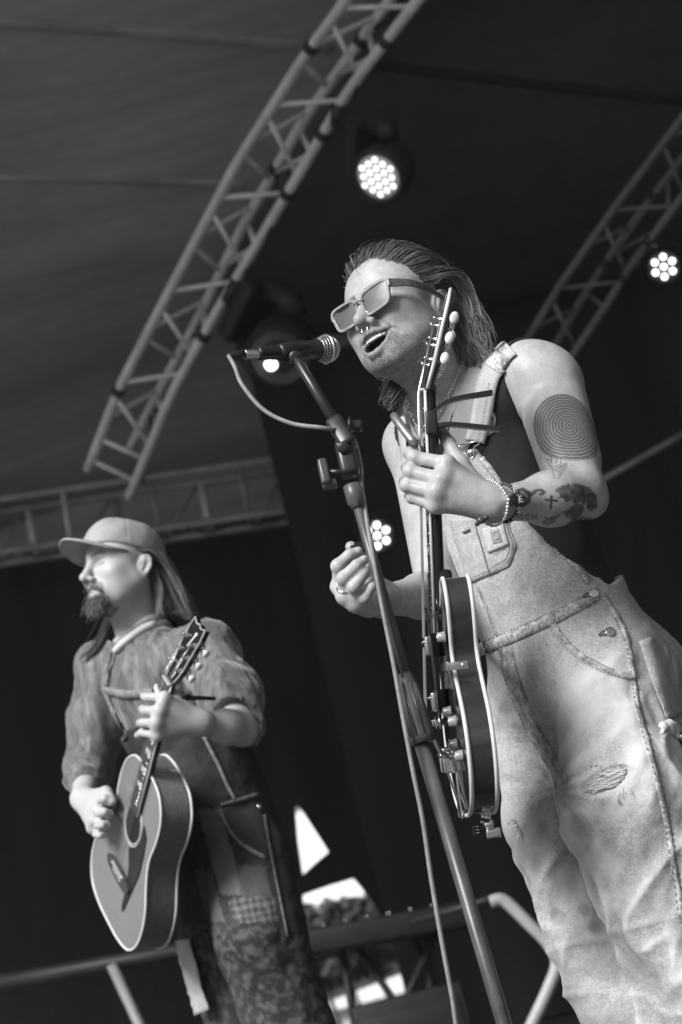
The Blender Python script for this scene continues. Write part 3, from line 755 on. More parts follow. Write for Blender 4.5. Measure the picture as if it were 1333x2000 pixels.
def head_sdf(H, mouth=.009, smile=0., nose=1., jaw=1., carve=True):
    s = H.s; S = Sdf(); R = H.R
    el = lambda c, r, k, op='u', Q=None: S.el(H(c), np.array(r)*s, R if Q is None else R@Q, k*s, op)
    rc = lambda a, b, ra, rb, k, op='u': S.rc(H(a), H(b), ra*s, rb*s, k*s, op)
    el((0, .040, -.014), (.0765, .079, .098), .01)
    el((0, .034, .030), (.066, .068, .062), .03)
    el((0, -.028, .030), (.060, .068, .058), .03)
    for x in (-1, 1):
        rc((x*.054, -.048, -.004), (x*.020*jaw, -.099, .060), .021, .017, .03)
        el((x*.043, -.026+.004*smile, .060), (.024, .020, .022), .02)
        if smile: el((x*.034, -.037, .073), (.018, .016, .015), .014)
        rc((x*.010, .021, .0870), (x*.046, .022, .068), .008, .007, .016)
    el((0, -.101, .073), (.022, .017, .017), .025)
    for x in (-1, 1): el((x*.046, -.048, .026), (.022, .038, .036), .03)
    for x in (-1, 1):
        el((x*.031, .0, .0965), (.019, .0115, .015), .014, 's')
        el((x*.031, -.002, .0715), (.0145, .0125, .0135), .003)
        rc((x*.019, -.0045, .0845), (x*.044, -.004, .0790), .0012, .0012, .003, 's')   # lid line
        rc((x*.018, .006, .0845), (x*.045, .007, .0780), .001, .001, .005, 's')       # lid fold
    rc((0, .012, .0885), (0, -.032, .1110*1), .0078, .0105, .013)
    el((0, -.0365, .1120+.002*nose), (.0108, .0105, .0115), .008)
    for x in (-1, 1):
        el((x*.0128, -.0415, .0995), (.0085, .0078, .0110), .006)
    for x in (-1, 1): el((x*.0068, -.0490, .1060), (.0042, .0040, .0062), .003, 's')
    rc((0, -.046, .100), (0, -.056, .0985), .004, .004, .006)
    el((0, -.070, .066), (.036, .028, .030), .02)
    cx = .025+.0095*smile; cy = -.067+.009*smile
    for x in (-1, 1):      # lips
        rc((x*cx, cy, .0815-.003*smile), (x*.008, -.0600+.002*smile, .0980), .0030, .0042, .005)
        rc((x*cx, cy-.001, .0810-.003*smile), (x*.006, -.0755-mouth*.9, .0945), .0034, .0068, .006)
    rc((-.007, -.0605, .0985), (.007, -.0605, .0985), .0046, .0046, .004)
    # mouth opening follows the smile curve
    pts = [(x*cx*.94, cy*(x*x)+(1-x*x)*(-.0695-mouth*.35), .092-.014*x*x) for x in np.linspace(-1, 1, 9)]
    for i in range(8 if carve else 0):
        r0 = max(.0006, mouth*.62*(1-abs(np.linspace(-1, 1, 9)[i])**1.7)); r1 = max(.0006, mouth*.62*(1-abs(np.linspace(-1, 1, 9)[i+1])**1.7))
        a = V(*pts[i]); b = V(*pts[i+1])
        for dz in (0., -.008, -.016, .008): rc(a+V(0, 0, dz), b+V(0, 0, dz), r0, r1, .002, 's')
    if smile:
        for x in (-1, 1): rc((x*.0195, -.043, .0965), (x*.0425, -.070, .0735), .0022, .0026, .007, 's')
    # ears
    for x in (-1, 1):
        Q = rotz(x*math.radians(-6))@roty(x*math.radians(62))@rotz(x*math.radians(-12))
        c = V(x*.0775, -.014, -.016)
        ear = Sdf(); E = lambda p: H(c+Q@V(*p))
        QR = R@Q
        ear.el(E((0, .004, -.002)), np.array((.0170, .0300, .0050))*s, QR, .004*s)
        ear.el(E((.001, -.024, -.002)), np.array((.0090, .0110, .0045))*s, QR, .006*s)
        ear.el(E((x*.001, .002, .005)), np.array((.0105, .0180, .0060))*s, QR, .003*s, 's')
        ear.tor(E((0, .006, .0010)), QR, .0245*s, .0031*s, .60, .003*s)
        ear.rc(E((-x*.004, .018, .002)), E((-x*.0055, -.010, .0022)), .0026*s, .0026*s, .004*s)
        ear.rc(E((x*.009, -.006, .002)), E((x*.007, -.014, .002)), .0032*s, .0028*s, .004*s)
        S.sub(ear, 'u', .006*s)
    return S

def teeth_obj(H, parent, m, mouth, smile, n=8):
    s = H.s; cx = .025+.0095*smile; cy = -.067+.009*smile
    g = MB()
    for i in range(n):
        u = (i-(n-1)/2)/(n/2); x = u*cx*.76
        y = cy*(u*u)*.9+(1-.9*u*u)*(-.0665); z = .0925-.0185*u*u
        wd = (.0092 if abs(i-(n-1)/2) < 1 else .0078)*8/n*1.12
        Q = roty(u*.75); h = .0088 if abs(i-(n-1)/2) < 1 else .0078
        g.box(H(x, y, z), H.R@Q, np.array((wd, h, .006))*s, .0013*s)
    return g.build('teeth', m, parent)

def strands(roots, dirs, sdf, goal, n=16, step=.012, off=.010, curl=0., grav=.25, lift=0., seed=1, free=None):
    """grow hair over a head: roots march towards goal(P, i), kept outside the skin"""
    P = np.array(roots, float); D = np.array(dirs, float); path = [P.copy()]
    r = np.random.RandomState(seed); ph = 5.0*vnoise(P, 38, seed)+r.uniform(-.55, .55, len(P)); offv = off*(.35+1.0*r.rand(len(P)))
    amp = .8+.35*vnoise(P, 60, seed+3)+r.uniform(-.1, .1, len(P))
    for i in range(n):
        g = goal(P, i)
        D = D*.55+g*.45; D /= np.maximum(np.linalg.norm(D, axis=1, keepdims=True), 1e-9)
        P = P+D*step
        if curl:
            t = i/n; P = P+np.stack([np.sin(ph+i*.75), np.cos(ph*1.3+i*.62), np.sin(ph*.7+i*.85)], 1)*(curl*t*amp)[:, None]
        d = sdf(P); G = sdf.grad(P)
        o = offv*min(1, (i+1)/3)
        push = np.where(d < o, o-d, 0); P = P+G*push[:, None]
        path.append(P.copy())
    return np.stack(path, 1)
def strand_mesh(name, paths, w0, m, parent, seed=3, seg=3, taper=True):
    N, n, _ = paths.shape; r = np.random.RandomState(seed); wv = w0*(.6+.8*r.rand(N))
    T = np.gradient(paths, axis=1); T /= np.maximum(np.linalg.norm(T, axis=2, keepdims=True), 1e-9)
    ref = np.array([.31, .52, .79]); U = np.cross(T, ref); U /= np.maximum(np.linalg.norm(U, axis=2, keepdims=True), 1e-9); Wv = np.cross(T, U)
    t = np.linspace(0, 1, n); prof = np.clip(np.minimum((t+.12)*4, 1), 0, 1)*(np.sqrt(np.clip(1-t**3, 0, 1))*.9+.1 if taper else 1)
    v = np.zeros((N, n, seg, 3))
    for k in range(seg):
        a = 2*PI*k/seg; v[:, :, k] = paths+(wv[:, None]*prof[None])[..., None]*(U*math.cos(a)+Wv*math.sin(a))
    idx = np.arange(N*n*seg).reshape(N, n, seg); fs = []
    for k in range(seg):
        fs.append(np.stack([idx[:, :-1, k], idx[:, :-1, (k+1) % seg], idx[:, 1:, (k+1) % seg], idx[:, 1:, k]], -1).reshape(-1, 4))
    sh = np.repeat(r.rand(N), n*seg)
    return mesh_obj(name, v.reshape(-1, 3), np.concatenate(fs), m, parent, True, {'shade': sh})

# ------------------------------------------------------------------ the singer: body
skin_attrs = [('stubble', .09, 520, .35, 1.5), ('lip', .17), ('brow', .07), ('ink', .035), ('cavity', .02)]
M_skin = mat('skin', .365, .46, spec=.38, noise=[(8, .13), (45, .11), (240, .09)], bump=[(330, .35, .001), (60, .2, .003), (18, .12, .006)], attr=skin_attrs, sss=.12)
def add_spiral(m):
    """two dark-ink turns of a spiral on coordinates stored with the skin"""
    t = m.node_tree; b = t.nodes['Principled BSDF']; old = b.inputs['Base Color'].links[0].from_socket
    def A(n): a = t.nodes.new('ShaderNodeAttribute'); a.attribute_name = n; return a.outputs['Fac']
    def MN(op, a, c=None):
        n = t.nodes.new('ShaderNodeMath'); n.operation = op
        for i, q in enumerate((a, c)):
            if q is None: continue
            if isinstance(q, (int, float)): n.inputs[i].default_value = q
            else: t.links.new(q, n.inputs[i])
        return n.outputs[0]
    x, y = A('tx'), A('ty')
    r = MN('SQRT', MN('ADD', MN('MULTIPLY', x, x), MN('MULTIPLY', y, y)))
    th = MN('DIVIDE', MN('ARCTAN2', y, x), 2*PI)
    nz = t.nodes.new('ShaderNodeTexNoise'); nz.inputs['Scale'].default_value = 45
    s = MN('FRACT', MN('ADD', MN('ADD', MN('MULTIPLY', r, 12.0), th), MN('MULTIPLY', nz.outputs[0], .75)))
    def band(lo, hi):
        n = t.nodes.new('ShaderNodeMapRange'); n.interpolation_type = 'SMOOTHSTEP'; n.inputs[1].default_value = lo; n.inputs[2].default_value = hi
        return n
    up = band(.16, .30); t.links.new(s, up.inputs[0]); dn = band(.97, .86); t.links.new(s, dn.inputs[0])
    edge = band(1.0, .975); t.links.new(r, edge.inputs[0])
    k = MN('MULTIPLY', MN('MULTIPLY', up.outputs[0], dn.outputs[0]), edge.outputs[0])
    k = MN('MAXIMUM', MN('MULTIPLY', k, .82), MN('MULTIPLY', edge.outputs[0], .42))
    mx = t.nodes.new('ShaderNodeMix'); mx.data_type = 'RGBA'; t.links.new(k, mx.inputs[0]); t.links.new(old, mx.inputs[6]); mx.inputs[7].default_value = (.045, .045, .045, 1)
    t.links.new(mx.outputs[2], b.inputs['Base Color'])
add_spiral(M_skin)
M_teeth = mat('tooth_enamel', .74, .18, noise=(60, .04))
M_mouth = mat('mouth_lining', .04, .5)

HD = Frame(W(782, 622, 3.72), 38, 9, 4.5, 1.14)
S1_head = head_sdf(HD, .0225, 1.)
NB = W(905, 805, 3.84)
SL, SR = W(1058, 735, 3.72), W(806, 868, 3.98)
EL, WL = W(1134, 968, 3.62), W(960, 985, 3.47)
ER, WR = W(858, 1160, 3.86), W(752, 1172, 3.61)
LAT1, FRO1 = V(.643, -.766, 0), V(-.766, -.643, 0)
CH, BE, PE = W(935, 908, 3.87), W(1030, 1090, 3.86), W(1108, 1272, 3.86)

def finger(S, pts, r, k=.0065):
    f = Sdf(); n = len(pts)
    for i in range(n-1):
        f.rc(pts[i], pts[i+1], r[i], r[i+1], .004)
    S.sub(f, 'u', k)
def hand(S, wrist, mcp, pip, dip, tip, thumb, r=.0105, wr=.027, dors=None):
    for q in range(4):
        S.rc(wrist, mcp[q], wr*.80, .0135, .022)
    for q in range(3): S.rc(mcp[q], mcp[q+1], .0135, .0135, .012)
    rs = [1.0, 1.04, .98, .86]
    for q in range(4):
        a = r*rs[q]
        finger(S, [lerp(wrist, mcp[q], .75), mcp[q], pip[q], dip[q], tip[q]], [a*1.0, a*1.16, a*1.05, a*.92, a*.80])
    S.rc(lerp(wrist, thumb[0], .3), thumb[1], wr*.62, .0165, .020)
    if dors is not None:      # knuckles and tendons
        d = nrm(dors)
        for q in range(4):
            S.el(mcp[q]+d*.0055, (.0112, .0112, .0112), k=.007); S.el(lerp(pip[q], mcp[q], .05)+d*.0022, np.array([1, 1, 1])*r*rs[q]*1.10, k=.004)
            S.rc(lerp(wrist, mcp[q], .30)+d*wr*.66, mcp[q]+d*.0125, .0022, .0030, .008)
    finger(S, thumb[1:], [.0150, .0125, .0105][:len(thumb)-1], .010)
def Q(L): return [W(*p) for p in L]

S1 = Sdf()
for q in S1_head.p: S1.p.append(q)
S1.rc(HD(0, -.045, -.030), NB+V(0, 0, .0), .057, .064, .035)
S1.rc(HD(0, -.075, .025), NB+FRO1*.035, .03, .035, .05)
for x in (-1, 1): S1.rc(HD(x*.058, -.050, -.035), NB+FRO1*.06+LAT1*x*.02-V(0, 0, .02), .012, .010, .02)     # neck muscle
S1.rc(NB+V(0, 0, .03)-FRO1*.03, SL+V(-.03, 0, .030), .05, .045, .06)
S1.rc(NB+V(0, 0, .03)-FRO1*.03, SR+V(.03, 0, .01), .05, .04, .06)
S1.ec(CH+V(0, 0, .045), CH-V(0, 0, .06), .158, .148, FRO1, .68, .06)
S1.rc(CH+LAT1*.07+V(0, 0, .07)+FRO1*.055, CH+LAT1*.12+V(0, 0, .09)+FRO1*.02, .05, .045, .05)
S1.rc(NB+FRO1*.075+LAT1*.02-V(0, 0, .022), SL+FRO1*.035+V(0, 0, .02), .012, .010, .03)   # collarbone
# left arm
S1.el(SL+V(.004, 0, -.004), (.062, .062, .070), k=.04)
S1.rc(SL+V(.012, 0, -.03), EL+V(0, 0, .02), .060, .047, .04)
S1.rc(lerp(SL, EL, .30)+V(.016, .012, 0), lerp(SL, EL, .72)+V(.012, .01, 0), .046, .044, .03)
S1.rc(lerp(SL, EL, .35)-V(.020, .015, 0), lerp(SL, EL, .75)-V(.014, .012, 0), .040, .038, .03)
S1.rc(EL, lerp(EL, WL, .35), .044, .047, .03)
S1.rc(lerp(EL, WL, .30), WL, .046, .0275, .03)
S1.el(EL+V(.020, .006, -.014), (.026, .026, .028), k=.02)
# right arm
S1.el(SR, (.055, .055, .058), k=.04)
S1.rc(SR, ER, .050, .043, .04)
S1.rc(ER, lerp(ER, WR, .35), .043, .042, .02)
S1.rc(lerp(ER, WR, .3), WR, .042, .028, .02)
# veins on the forearm
for q0, q1, q2 in (((1120, 960, 3.575), (1060, 962, 3.525), (1000, 966, 3.455)), ((1100, 1000, 3.57), (1050, 985, 3.51), (990, 976, 3.445))):
    a_, b_, c_ = W(*q0), W(*q1), W(*q2); S1.rc(a_, b_, .0022, .0026, .010); S1.rc(b_, c_, .0026, .0022, .010)
# left hand closes round the guitar neck
hand(S1, WL, Q([(874, 906, 3.438), (863, 937, 3.43), (853, 962, 3.435), (852, 987, 3.448)]),
     Q([(808, 893, 3.452), (800, 921, 3.45), (794, 948, 3.456), (805, 972, 3.468)]),
     Q([(799, 884, 3.485), (796, 913, 3.485), (791, 941, 3.49), (800, 967, 3.498)]),
     Q([(818, 886, 3.512), (818, 914, 3.512), (816, 941, 3.515), (822, 966, 3.518)]),
     Q([(934, 955, 3.465), (900, 908, 3.475), (877, 866, 3.49), (863, 842, 3.505)]), .0116, .0275, V(-.25, -.9, .3))
# right hand curls round a pick
hand(S1, WR, Q([(664, 1145, 3.53), (676, 1164, 3.515), (697, 1179, 3.52), (722, 1188, 3.54)]),
     Q([(661, 1104, 3.505), (673, 1128, 3.488), (693, 1145, 3.488), (714, 1166, 3.50)]),
     Q([(683, 1084, 3.505), (697, 1105, 3.48), (711, 1120, 3.485), (727, 1145, 3.495)]),
     Q([(700, 1077, 3.51), (712, 1094, 3.49), (719, 1108, 3.495), (735, 1134, 3.505)]),
     Q([(735, 1140, 3.585), (712, 1105, 3.57), (694, 1079, 3.548), (686, 1068, 3.535)]), .0112, .027, V(-.8, -.5, -.1))
v1, f1 = S1.mesh(.0026)
n1 = vnormals(v1, f1)

def face_attrs(H, v, stub):
    L = H.inv(v); x, y, z = L.T
    ax = np.abs(x)
    lip = np.zeros(len(v)); brow = np.zeros(len(v)); st = np.zeros(len(v))
    inb = (np.abs(L) < .16).all(1)
    br = sstep(.0075, .003, np.abs(y-(.0185+.004*np.sin(np.clip((ax-.010)/.042, 0, 1)*PI)))) * sstep(.007, .013, ax)*sstep(.056, .046, ax)*(z > .03)
    brow = np.where(inb, br*(.75+.35*vnoise(v, 300, 5)), 0)
    return L, lip, brow, st, inb
L1, lip1, brow1, st1, inb1 = face_attrs(HD, v1, 1)
x, y, z = L1.T; ax = np.abs(x)
cx, cy = .0345, -.058
lipy = cy*(x/cx)**2+(1-(x/cx)**2)*(-.0745)
ell = (x/.0360)**2+((y-lipy+.002)/.0205)**2
lip1 = np.where(inb1 & (z > .06), sstep(1.25, .85, ell)*.75, 0)
beard = sstep(-.040, -.070, y+ax*.20)*sstep(-.035, .0, z)
side = sstep(.052, .062, ax)*sstep(.012, -.012, np.abs(z-.012)-.012)*sstep(.045, -.01, y)
must = sstep(.0125, .007, np.abs(y+.0575+.10*ax))*sstep(.034, .020, ax)*(z > .07)
chinp = sstep(.024, .010, ax)*sstep(-.090, -.098, y)*(z > .05)
bare = sstep(.95, 1.2, ell)*(1-.75*sstep(.012, .030, ax)*sstep(-.080, -.055, y)*(z > .05))
gr = .8+.2*vnoise(v1, 90, 2)
st1 = np.where(inb1, np.clip((beard*.66+side*.6+must*.5+chinp*.3)*bare*gr, 0, .75), 0)*sstep(-.175, -.135, y)
st1 *= np.where(inb1, 1, 0)
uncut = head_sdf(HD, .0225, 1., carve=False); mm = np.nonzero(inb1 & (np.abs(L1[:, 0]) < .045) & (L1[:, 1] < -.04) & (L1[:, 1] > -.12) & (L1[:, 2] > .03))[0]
cav = np.zeros(len(v1)); cav[mm] = sstep(-.0030, -.0065, uncut(v1[mm]))  # shade of the open mouth put into the skin colour, by depth
# tattoo coordinates wrap the upper arm
axu = nrm(EL-SL); o_ = W(1122, 798, 3.56); al = (o_-SL)@axu; d_ = nrm((o_-SL)-axu*al); e_ = np.cross(axu, d_)
q = v1-SL; t_ = q@axu; rad_ = q-t_[:, None]*axu; ang = np.arctan2(rad_@e_, rad_@d_); rr = np.linalg.norm(rad_, axis=1)
arm_zone = (rr < .10) & (t_ > -.02) & (t_ < .30) & (np.abs(ang) < 2.6)
tx = np.where(arm_zone, (ang*.064)/.078, 9.); ty = np.where(arm_zone, (t_-al)/.080, 9.)
# forearm marks are placed by where they stand along and round the arm (seen in photo pixels on the near side)
pxx, pyy = pxs(v1); near = (n1@ray(1060, 980) < .15) & (v1[:, 1] < 3.78)
def seg_d(pts):
    d = np.full(len(v1), 1e9)
    for (a, b), (c, e) in zip(pts[:-1], pts[1:]):
        ab = np.array([c-a, e-b], float); L = max(ab@ab, 1e-9)
        t = np.clip(((pxx-a)*ab[0]+(pyy-b)*ab[1])/L, 0, 1)
        d = np.minimum(d, np.hypot(pxx-a-t*ab[0], pyy-b-t*ab[1]))
    return d
ink = np.zeros(len(v1))
def stroke(pts, wd, k=.85):
    global ink
    ink = np.maximum(ink, k*sstep(wd+1.2, wd-.4, seg_d(pts)))
wob = 5*vnoise(v1, 55, 9)+3*vnoise(v1, 130, 4)
def blot(cx, cy, rx, ry, k=.8, a=0.):
    global ink
    dx, dy = pxx-cx, pyy-cy; c, s_ = math.cos(a), math.sin(a); u, w_ = dx*c+dy*s_, -dx*s_+dy*c
    e = np.hypot(u/rx, w_/ry)+wob*.05
    ink = np.maximum(ink, k*sstep(1.08, .85, e)*(.72+.35*(vnoise(v1, 150, 6) > -.25)))
if True:
    # a bird with a spread wing, worked in solid dark shapes with skin left between the feathers
    def poly(pts, k=.85, soft=1.6):
        global ink
        n = len(pts); inside = np.zeros(len(v1), bool); X, Y_ = pxx+wob*.25, pyy+wob*.2
        for i in range(n):
            (x0, y0), (x1, y1) = pts[i], pts[(i+1) % n]; c = ((y0 > Y_) != (y1 > Y_)) & (X < (x1-x0)*(Y_-y0)/(y1-y0+1e-9)+x0); inside ^= c
        ink = np.maximum(ink, np.where(inside, k*(.80+.22*vnoise(v1, 120, 6)), 0))
    poly([(1082, 958), (1100, 946), (1128, 944), (1152, 952), (1166, 968), (1168, 990), (1156, 1000), (1146, 992), (1148, 980), (1138, 988), (1132, 978), (1124, 986), (1116, 975), (1106, 982), (1100, 972), (1090, 974), (1094, 964)], .82)
    poly([(1128, 982), (1142, 990), (1136, 1006), (1120, 1014), (1104, 1008), (1098, 998), (1108, 996), (1116, 990)], .85)
    poly([(1118, 1012), (1128, 1016), (1122, 1030), (1112, 1026)], .8)
    for i in range(5): stroke([(1130+i*8, 1010+i*1), (1104+i*11, 1030+i)], 2.6-.25*i, .75)
    for i in range(6): stroke([(1094+i*12, 957), (1102+i*11, 970+i)], .8, 0.)
    stroke([(1066, 976), (1089, 978)], 1.9); stroke([(1078, 969), (1076, 993)], 1.9)
    poly([(1060, 1006), (1074, 1012), (1088, 1004), (1098, 998), (1092, 1012), (1080, 1022), (1068, 1026), (1058, 1022), (1066, 1014)], .8)
    for i, (a, b) in enumerate(((1007, 1010), (1019, 1010), (1031, 1010))): stroke([(a+3.6*math.cos(t), b+5*math.sin(t)) for t in np.linspace(.5, 6., 9)], 1.1, .65)
    stroke([(1040, 1015), (1041, 1005), (1048, 1014), (1049, 1004)], 1.1, .65)
    # coiled snake by the wrist
    stroke([(1000, 972), (1008, 960), (1022, 956), (1034, 964), (1034, 978), (1022, 987), (1008, 984), (1006, 974), (1016, 968), (1026, 974)], 3.6, .8)
    stroke([(1036, 968), (1048, 958), (1058, 957), (1064, 962), (1056, 966)], 2.6, .75); poly([(996, 962), (1004, 956), (1004, 992), (996, 988)], .7)
    # hand outline above the elbow
    stroke([(1083, 934), (1078, 912), (1070, 902), (1068, 896), (1074, 897), (1078, 904), (1077, 892), (1083, 889), (1087, 893), (1087, 904), (1090, 894), (1096, 895), (1096, 908), (1098, 912), (1107, 903), (1107, 908), (1098, 922), (1090, 936)], .9, .55)
    stroke([(1080, 916), (1092, 922), (1096, 914)], .8, .4); stroke([(1086, 912), (1090, 908), (1094, 914)], .8, .4)
ink = np.clip(np.where(near, ink, 0)*1.12, 0, .95)*np.where((pxx > 985) & (pyy > 880), 1, 0)
singer = empty('person', (PE[0], PE[1], STAGE_Z), 'singer in sunglasses and light denim overalls smiling at the microphone', 'person')
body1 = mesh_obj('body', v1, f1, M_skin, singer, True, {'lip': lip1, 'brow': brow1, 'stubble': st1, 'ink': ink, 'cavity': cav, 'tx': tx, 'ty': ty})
teeth_obj(HD, singer, M_teeth, .0225, 1., 10)
bv_body1 = bvh_of(body1)

# ------------------------------------------------------------------ the singer: clothes
def torso1(P):
    q = P-PE; return q@LAT1, q[..., 2], q@FRO1
TB = Sdf()
TB.ec(CH+V(0, 0, .045), BE, .160, .142, FRO1, .68, .06); TB.ec(BE, PE, .142, .160, FRO1, .70, .06)
TB.rc(NB+V(0, 0, .03)-FRO1*.03, SL+V(-.03, 0, .030), .05, .045, .06); TB.rc(NB+V(0, 0, .03)-FRO1*.03, SR+V(.03, 0, .01), .05, .04, .06)
TB.el(SL+V(.004, 0, -.004), (.062, .062, .070), k=.04); TB.el(SR, (.055, .055, .058), k=.04)
TB.rc(CH+LAT1*.07+V(0, 0, .07)+FRO1*.055, CH+LAT1*.12+V(0, 0, .09)+FRO1*.02, .05, .045, .05)
tank = Sdf()
tank.fn(lambda P: TB(P)-.0055+.0022*vnoise(P, 26, 8), (CH+PE)/2, .62)
RT = np.stack([LAT1, V(0, 0, 1), FRO1], 1)
tank.el(SL+LAT1*.062+V(0, 0, -.045), (.100, .178, .17), RT, .004, 's')
tank.el(SR-LAT1*.065+V(0, 0, -.045), (.100, .165, .16), RT, .004, 's')
tank.el(NB+FRO1*.045+V(0, 0, .055), (.092, .135, .125), RT, .004, 's')
tank.fn(lambda P: (PE[2]-.02)-P[..., 2], PE, 99, 'i', .004)
vt, ft = tank.mesh(.0042)
M_tank = mat('black_cotton', .013, .9, noise=(30, .25), bump=[(500, .25, .001), (22, .3, .01)], sheen=.04)
tank_o = mesh_obj('tank_top', vt, ft, M_tank, singer)

denim_n = [(4, .10), (30, .10, (1, 1, .35)), (120, .12), (300, .26), (800, .16)]
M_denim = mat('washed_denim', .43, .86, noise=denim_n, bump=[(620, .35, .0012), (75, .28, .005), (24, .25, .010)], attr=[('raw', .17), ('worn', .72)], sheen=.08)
M_denim_seam = mat('denim_seam', .42, .88, noise=[(45, .35), (170, .5), (600, .3)], bump=[(160, .6, .003), (600, .3, .001)])
M_denim_dark = mat('denim_dark_seam', .34, .9, noise=[(60, .5), (300, .35)], bump=[(200, .6, .003)])
M_thread = mat('stitch_thread', .13, .8)
M_pale = mat('pale_thread', .62, .9, noise=(300, .2))
M_steel = mat('bright_metal', .78, .22, metal=1., noise=(40, .08), bump=(120, .05, .001))
M_web = mat('elastic_webbing', .42, .88, noise=[(40, .10), (700, .25)], bump=[(900, .5, .001)])

U_W = [(-.3, 9.), (.055, 9.), (.075, .185), (.092, .166), (.156, .143), (.279, .106), (.411, .088), (.6, .080)]
def bibw(u): return np.interp(u, [a for a, b in U_W], [b for a, b in U_W])
def bib_region(P):
    l, u, f = torso1(P); lc = -.040*np.clip(u/.406, 0, 1.2)
    side = np.where(u > .055, np.abs(l-lc)-bibw(u), -1.)
    top = u-(.418-.10*np.abs(l-lc)**1.0)
    back = np.where(u > .10, -(f-.0), -1.)
    back2 = np.where(f < .01, u-.06, -1.)
    return np.maximum(np.maximum(side, top)*.8, np.maximum(back*.5, back2))
LH, LK, LA = W(1163, 1345, 3.80), W(1219, 1560, 3.72), W(1436, 2110, 3.80)
RH, RK, RA = W(1062, 1345, 3.99), W(1080, 1610, 3.94), W(1292, 2110, 3.97)
ov = Sdf()
bibp = Sdf(); bibp.fn(lambda P: TB(P)-.0145, (CH+PE)/2, .62); bibp.fn(bib_region, CH, 99, 'i', .003)
ov.sub(bibp, 'u', .012)
hipp = Sdf(); hipp.ec(PE+V(0, 0, .075), PE-V(0, 0, .02), .164, .186, FRO1, .76, .02)
def waist_cut(P):
    l, u, f = torso1(P); return u-(.084+.030*sstep(.01, -.09, f)-.012*sstep(.05, .12, f))
hipp.fn(waist_cut, PE, 99, 'i', .003)
ov.sub(hipp, 'u', .008)
ov.el(PE-FRO1*.060-V(0, 0, .09)+LAT1*.05, (.13, .13, .15), RT, .06)
ov.rc(LH, LK, .116, .112, .035); ov.rc(LK, LA, .112, .128, .04)
ov.rc(RH, RK, .108, .089, .035); ov.rc(RK, RA, .089, .105, .04)
ov.fn(lambda P: (STAGE_Z+.02)-P[..., 2], PE, 99, 'i', .004)
ov.p[-1] = (ov.p[-1][0], PE, 99, 'i', .004)
vo, fo = ov.mesh(.0052)
no = vnormals(vo, fo)
# cloth folds: long soft ones down the legs, drag lines from the hip, bunching low down
lo_, uo_, fo_ = torso1(vo); leg = sstep(.05, -.20, uo_)
q = vo*V(1, 1, .38); fold = .0090*leg*fnoise(q, 9.5, 3, 3)
diag = V(.62, -.2, .76); dd = vo-(vo@diag)[:, None]*diag*.72
fold += .0060*sstep(.1, -.1, uo_)*fnoise(dd, 17, 12, 3)
low = sstep(-.42, -.68, uo_); fold += .007*low*fnoise(vo*V(.9, .9, 1.0), 10, 5, 2)
fold += .0012*fnoise(vo, 42, 7, 2)
ridge = lambda n: 1-np.abs(n)*2
fold += .0075*sstep(.04, -.12, uo_)*np.clip(ridge(fnoise(dd, 8, 41, 2)), -.2, 1)**3+.0060*low*np.clip(ridge(fnoise(vo*V(.5, .5, 1.6), 7, 43, 2)), -.2, 1)**3
hipd = np.exp(-((pxs(vo)[0]-1100)**2+(pxs(vo)[1]-1500)**2)/(2*95.**2)); fold += .0022*hipd*np.sin(np.arctan2(pxs(vo)[1]-1545, pxs(vo)[0]-1085)*13+2*vnoise(vo, 9, 2))
pr = np.abs((vo[:, 2]*30+4*vo[:, 0]*10) % 1-.5)
vo = vo+no*fold[:, None]
pxo, pyo = pxs(vo)
nearo = (no@ray(1150, 1500)) < .1
# the knee tear is pushed in
e_rip = np.hypot((pxo-1184+ (pyo-1524)*.35)/44, (pyo-1524+(pxo-1184)*.30)/25)
vo = vo-no*(np.where(nearo, .010*sstep(1.05, .8, e_rip), 0))[:, None]
no = vnormals(vo, fo)
right_leg = (vo-RK)@LAT1; is_r = (np.linalg.norm((vo-RK)[:, :2]-((vo[:, 2:3]-RK[2])*((RA-RK)/(RA[2]-RK[2]))[None, :2]), axis=1) < np.linalg.norm((vo-LK)[:, :2]-((vo[:, 2:3]-LK[2])*((LA-LK)/(LA[2]-LK[2]))[None, :2]), axis=1))
raw = .72*sstep(-.12, -.22, uo_)*is_r*(.7+.6*vnoise(vo, 7, 3))          # darker right leg
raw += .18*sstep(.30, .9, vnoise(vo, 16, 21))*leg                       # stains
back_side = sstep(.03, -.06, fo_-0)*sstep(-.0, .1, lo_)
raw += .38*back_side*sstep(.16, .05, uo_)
for cx_, cy_, r_ in ((1090, 1790, 17), (1140, 1775, 11), (1160, 1810, 12)):
    raw += .35*sstep(1.1, .7, np.hypot((pxo-cx_)/r_, (pyo-cy_)/(r_*1.2))+.25*vnoise(vo, 70, 2))*nearo
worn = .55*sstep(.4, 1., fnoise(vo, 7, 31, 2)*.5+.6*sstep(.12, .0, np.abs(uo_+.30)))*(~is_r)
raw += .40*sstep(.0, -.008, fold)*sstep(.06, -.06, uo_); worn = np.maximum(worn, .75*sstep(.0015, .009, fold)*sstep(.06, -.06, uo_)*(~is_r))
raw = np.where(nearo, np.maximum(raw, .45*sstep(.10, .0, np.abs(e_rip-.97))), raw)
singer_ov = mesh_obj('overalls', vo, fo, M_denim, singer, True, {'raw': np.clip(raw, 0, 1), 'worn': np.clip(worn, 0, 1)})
bv_ov = bvh_of(singer_ov); bv_top = bvh_of([body1, tank_o, singer_ov])
bv_tt = bvh_of([body1, tank_o])

